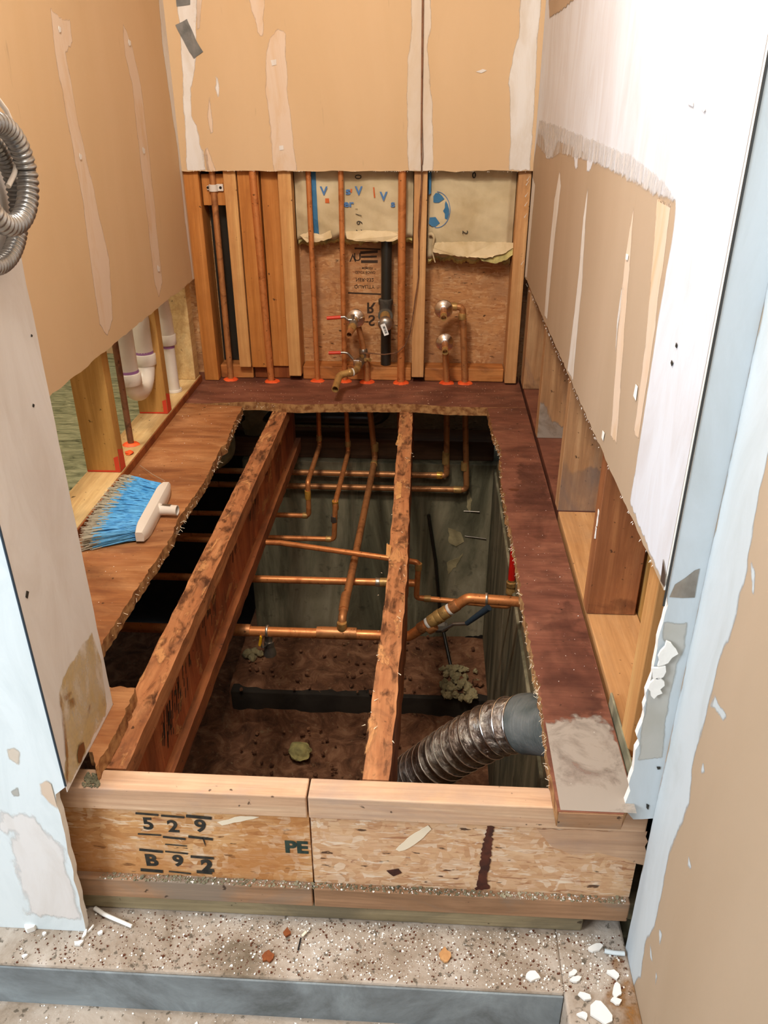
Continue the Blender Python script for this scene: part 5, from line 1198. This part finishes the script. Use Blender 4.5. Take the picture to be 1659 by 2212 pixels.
# ================================================================== CORRUGATED CONDUIT COIL (upper left)
def coil(cy_, cz_, ry_, rz_, X, r, label, pitch2, ang=(0, 2*math.pi), grp='coiled metal conduits'):
    n = 900; P = []
    for k in range(n+1):
        a = ang[0]+(ang[1]-ang[0])*k/n; P.append(Vector((X, cy_+ry_*math.cos(a), cz_+rz_*math.sin(a))))
    Ls = sum((P[i+1]-P[i]).length for i in range(n))
    bm = BM(); tube(bm, P, r, 16, caps=False, radf=lambda s: r*(1-.16*abs(math.cos(math.pi*s*Ls/pitch2))**3))
    tag(obj('metal_conduit', bm, M['galv'], smooth=True), label, 'conduit', grp)
coil(.8985, .797, .053, .050, -.452, .0118, 'upper ridged metal conduit loop hanging at the top left', .0075)
coil(.9005, .772, .074, .068, -.4795, .0108, 'lower ridged metal conduit loop hanging at the top left', .0062)
bm = BM(); tube(bm, [Vector((-.46, .87+.09*math.cos(a), .83+.055*math.sin(a))) for a in [i*.3-1.0 for i in range(12)]], .0028, 8); tag(obj('cable', bm, M['cream_plastic'], smooth=True), 'cream cable beside the metal conduit loops', 'cable')
bm = BM(); tube(bm, [Vector((-.4945, .86, .858)), Vector((-.44, .86, .858)), Vector((-.436, .86, .872))], .003, 8, .004); tag(obj('wall_hook', bm, M['steel'], smooth=True), 'steel hook carrying the conduit loops', 'hook')

# ================================================================== DEBRIS
def chip(u, v, w_, h_, z, label, mat='gyp', name='plaster_chip', th=.004, group='loose plaster chips on the ledge', ang=0):
    c = onz(u, v, z); a0 = math.radians(ang); ex = Vector((math.cos(a0), math.sin(a0), 0)); ey = Vector((-math.sin(a0), math.cos(a0), 0))
    n = 9; pts = [c+ex*math.cos(k*6.283/n+.3)*w_*random.uniform(.5, 1.15)+ey*math.sin(k*6.283/n+.3)*h_*random.uniform(.5, 1.15)+Vector((0, 0, .0008)) for k in range(n)]
    bm = BM(); prism(bm, pts, (0, 0, th)); tag(obj(name, bm, M[mat]), label, 'debris', group)
ZL = -.3070
chip(67, 2008, .009, .008, ZL, 'white plaster cube under the left wall end', th=.010)
chip(170, 2040, .008, .005, ZL, 'flat white plaster chip below the left wall corner', ang=20)
chip(184, 2020, .0028, .010, ZL, 'thin upright plaster sliver at the left wall corner')
chip(198, 2008, .002, .009, ZL, 'slender plaster sliver beside the left wall corner', ang=-20)
chip(218, 2018, .005, .004, ZL, 'small round plaster chip right of the slivers')
chip(54, 2068, .006, .003, ZL, 'tiny plaster flake near the ledge edge at left', ang=40)
chip(96, 2020, .004, .003, ZL, 'tiny plaster crumb right of the plaster cube')
bm = BM(); tube(bm, [onz(205, 1962, ZL+.006), onz(225, 1975, ZL+.006), onz(250, 1986, ZL+.006), onz(285, 2001, ZL+.004)], .0036, 8, radf=lambda s: .0042-.0012*s+random.uniform(-.0004, .0004)); tag(obj('caulk_strip', bm, M['gyp'], smooth=True), 'long white caulk strip lying beside the left wall end', 'debris')
bm = BM(); tube(bm, [onz(1306, 2054, ZL+.004), onz(1325, 2058, ZL+.005), onz(1349, 2060, ZL+.005)], .0036, 8); tag(obj('caulk_strip', bm, M['blue_white'], smooth=True), 'short white caulk strip by the entry wall', 'debris')
chip(1148, 2110, .013, .010, ZL, 'rounded plaster chip in the middle of the right ledge')
chip(1245, 2118, .010, .006, ZL, 'plaster chip right of the rounded one', ang=10)
chip(1238, 2104, .008, .005, ZL, 'plaster chip just above its neighbour near the ledge corner', ang=30)
chip(1325, 2107, .014, .006, ZL, 'elongated plaster chip close to the entry wall', ang=-30)
chip(1332, 2140, .007, .014, ZL, 'tall plaster chip below the elongated one', ang=-15)
chip(1330, 2165, .008, .006, ZL, 'plaster chip below the tall chip')
chip(1285, 2050, .014, .008, ZL, 'pale plaster flake beside the sill end', ang=25)
chip(1260, 2195, .010, .007, ZL, 'lower plaster chip at the ledge corner')
chip(1300, 2190, .018, .017, ZL, 'largest pale torn paper piece at the ledge corner', ang=15)
chip(1265, 2155, .010, .006, ZL, 'small plaster flake by the ledge corner', ang=-10)
chip(620, 2018, .007, .009, ZL, 'brown leaf like flake on the ledge by the rim joint', mat='stud_wet', name='wood_chip', group='wood chips on the ledge')
chip(580, 2070, .009, .011, ZL, 'larger brown flake near the ledge edge', mat='stud_wet', name='wood_chip', group='wood chips on the ledge')
chip(962, 2065, .010, .012, ZL, 'orange brown flake in the middle of the ledge', mat='stud_pale', name='wood_chip', group='wood chips on the ledge')
bm = BM(); tube(bm, [onz(644, 2052, ZL+.003), onz(650, 2026, ZL+.005)], .0014, 6); tag(obj('twig', bm, M['near_black']), 'short dark twig on the ledge', 'debris')
bm = BM(); tube(bm, [onz(653, 2022, ZL+.004), onz(662, 2012, ZL+.008)], .0022, 6); tag(obj('splinter', bm, M['pale_flake']), 'pale splinter beside the dark twig', 'debris')
# crumbs scattered over the ledge (uncountable)
def crumbs(name, n, x0, x1, y0, y1, z, smin, smax, mat, label, dens=None):
    bm = BM()
    for i in range(n):
        for _ in range(6):
            x = random.uniform(x0, x1); y = random.uniform(y0, y1)
            if dens is None or random.random() < dens(x, y): break
        s = smin*((smax/smin)**(random.random()**2.2)); a0 = random.random()*6.28; k = random.choice((3, 4, 5))
        P = [Vector((x+math.cos(a0+j*6.28/k)*s*random.uniform(.6, 1.2), y+math.sin(a0+j*6.28/k)*s*random.uniform(.6, 1.2), z)) for j in range(k)]
        prism(bm, P, (random.uniform(-.2, .2)*s, random.uniform(-.2, .2)*s, s*random.uniform(.3, .9)))
    return tag(obj(name, bm, M[mat]), label, 'debris', None, 'stuff')
dn = lambda x, y: .25+.75*min(1, max(0, (x+.45)/.3))
crumbs('plaster_crumbs', 2600, -.62, .32, .744, .84, -.3074, .0004, .0022, 'gyp', 'white plaster crumbs scattered over the ledge', dn)
crumbs('grit', 1800, -.62, .32, .744, .84, -.3074, .0006, .0022, 'knot', 'dark grit scattered over the ledge')
crumbs('grit', 1100, -.50, .32, .8352, .8468, -.2261, .0006, .0030, 'found', 'grey grit caught on the lower flange of the rim joists')
crumbs('plaster_crumbs', 500, -.50, .32, .8352, .8468, -.2261, .0005, .0020, 'gyp', 'white specks on the lower flange of the rim joists')
crumbs('plaster_crumbs', 700, -.62, .21, .60, .737, -.3998, .0006, .003, 'gyp', 'white crumbs on the lower floor')
crumbs('dust_crumbs', 200, .195, .297, .82, 2.36, .0002, .0003, .0011, 'gyp', 'pale dust specks on the right plywood strip')
crumbs('dust_crumbs', 160, -.75, -.58, 1.1, 2.36, .0002, .0004, .0014, 'gyp', 'pale dust specks on the left plywood strip')
crumbs('sawdust', 300, -.74, .28, 2.38, 2.58, .0002, .0004, .0014, 'pale_flake', 'sawdust specks on the back plywood strip')
# crawlspace litter
bm = BM()
for i in range(150):
    x = random.uniform(-.66, .22); y = random.uniform(1.9, 2.6); z = -1.195 if y < 2.25 else -1.045
    r_ = random.uniform(.003, .011)*(1.6 if x > .02 and 2.27 < y < 2.5 and random.random() < .6 else 1); blob(bm, (x, y, z), r_, rough=.4, sub=1)
tag(obj('rubble', bm, M['soil']), 'brown clods and rubble on the crawlspace soil', 'debris', None, 'stuff')
bm = BM()
for i in range(60): 
    p = onz(985+random.uniform(-35, 45), 1475+random.uniform(-35, 35), -1.04); blob(bm, p, random.uniform(.006, .015), rough=.6, sub=2)
tag(obj('shredded_insulation', bm, M['insul_dirty']), 'tan shredded insulation heap at the foot of the rod', 'debris', None, 'stuff')
bm = BM(); blob(bm, onz(648, 1622, -1.17), .035, rough=.35, sub=3, squash=(1.1, 1, .6)); tag(obj('foam_lump', bm, M['fiberglass'], smooth=True), 'yellowish foam lump on the crawlspace soil', 'debris')
bm = BM()
for (u, v, r_) in ((535, 1412, .018), (550, 1408, .016), (562, 1412, .014), (545, 1420, .014)): blob(bm, onz(u, v, -1.04), r_, rough=.5)
tag(obj('foam_scrap', bm, M['insul_dirty']), 'pale crumbly scrap on the soil below the yellow lever', 'debris')
bm = BM()
for i in range(110):
    x = random.uniform(-.6, .2); y = random.uniform(1.9, 2.55); z = -1.185 if y < 2.25 else -1.048; a0 = random.random()*6.28; L = random.uniform(.006, .03)
    tube(bm, [Vector((x, y, z+.004)), Vector((x+math.cos(a0)*L, y+math.sin(a0)*L, z+random.uniform(.004, .012)))], .0007, 3)
tag(obj('straw_bits', bm, M['ply_edge']), 'thin splinters and straw on the crawlspace soil', 'debris', None, 'stuff')
# frayed fibres along the cut floor edges
def fray(P, n, label):
    bm = BM(); P = [onz(u, v, -.004) for u, v in P]
    for i in range(n):
        k = random.randrange(len(P)-1); p = P[k].lerp(P[k+1], random.random()); p = p+Vector((0, 0, random.uniform(-.018, .002)))
        d = Vector((random.uniform(-1, 1), random.uniform(-1, 1), random.uniform(-.8, .3))).normalized(); L = random.uniform(.003, .011)
        tube(bm, [p, p+d*L], .00045, 3)
    tag(obj('frayed_fibres', bm, M['pale_flake']), label, 'debris', None, 'stuff')
fray([(1066, 935), (1082, 970), (1084, 1045), (1098, 1120), (1113, 1200), (1131, 1310), (1152, 1430), (1172, 1540), (1192, 1680)], 420, 'pale frayed fibres along the cut edge of the right strip')
fray([(526, 869), (640, 874), (760, 873), (900, 874), (1052, 880)], 200, 'pale frayed fibres along the cut edge of the back strip')
fray([(210, 1405), (285, 1290), (370, 1160), (440, 1043), (488, 960), (524, 880)], 160, 'pale frayed fibres along the cut edge of the left strip')
# drywall fuzz along the cut edges
def fuzz(n, pf, label):
    bm = BM()
    for i in range(n):
        p, w_ = pf(); d = Vector((random.uniform(-.5, -.05), random.uniform(-.5, -.05), random.uniform(-1, -.2))).normalized()
        prism(bm, [p-w_, p+w_, p+d*random.uniform(.0015, .004)], (-.0004, 0, 0) if w_.y else (0, -.0004, 0))
    tag(obj('torn_paper_fuzz', bm, M['gyp']), label, 'debris', None, 'stuff')
fuzz(90, lambda: (Vector((XR-.0006, random.uniform(.86, 2.50), .345+random.uniform(-.001, .003))), Vector((0, .0007, 0))), 'white torn paper fuzz along the cut of the right drywall')
fuzz(60, lambda: (Vector((random.uniform(XL+.02, XR-.02), YB-.0008, .6515)), Vector((.0007, 0, 0))), 'white torn paper fuzz along the cut of the back drywall')
bm = BM()
for (u, v) in ((1146, 385), (1144, 395), (1142, 420), (1141, 440), (1140, 465), (1133, 567)):
    p = ony(u, v, YB-.001); prism(bm, [p+Vector((-.004, 0, .004)), p+Vector((-.002, 0, .006)), p+Vector((-.011, -.002, -.005)), p+Vector((-.009, 0, -.008))], (0, -.0008, 0))
tag(obj('torn_paper_curls', bm, M['gyp']), 'white torn paper curls beside the right corner stud', 'debris', None, 'stuff')
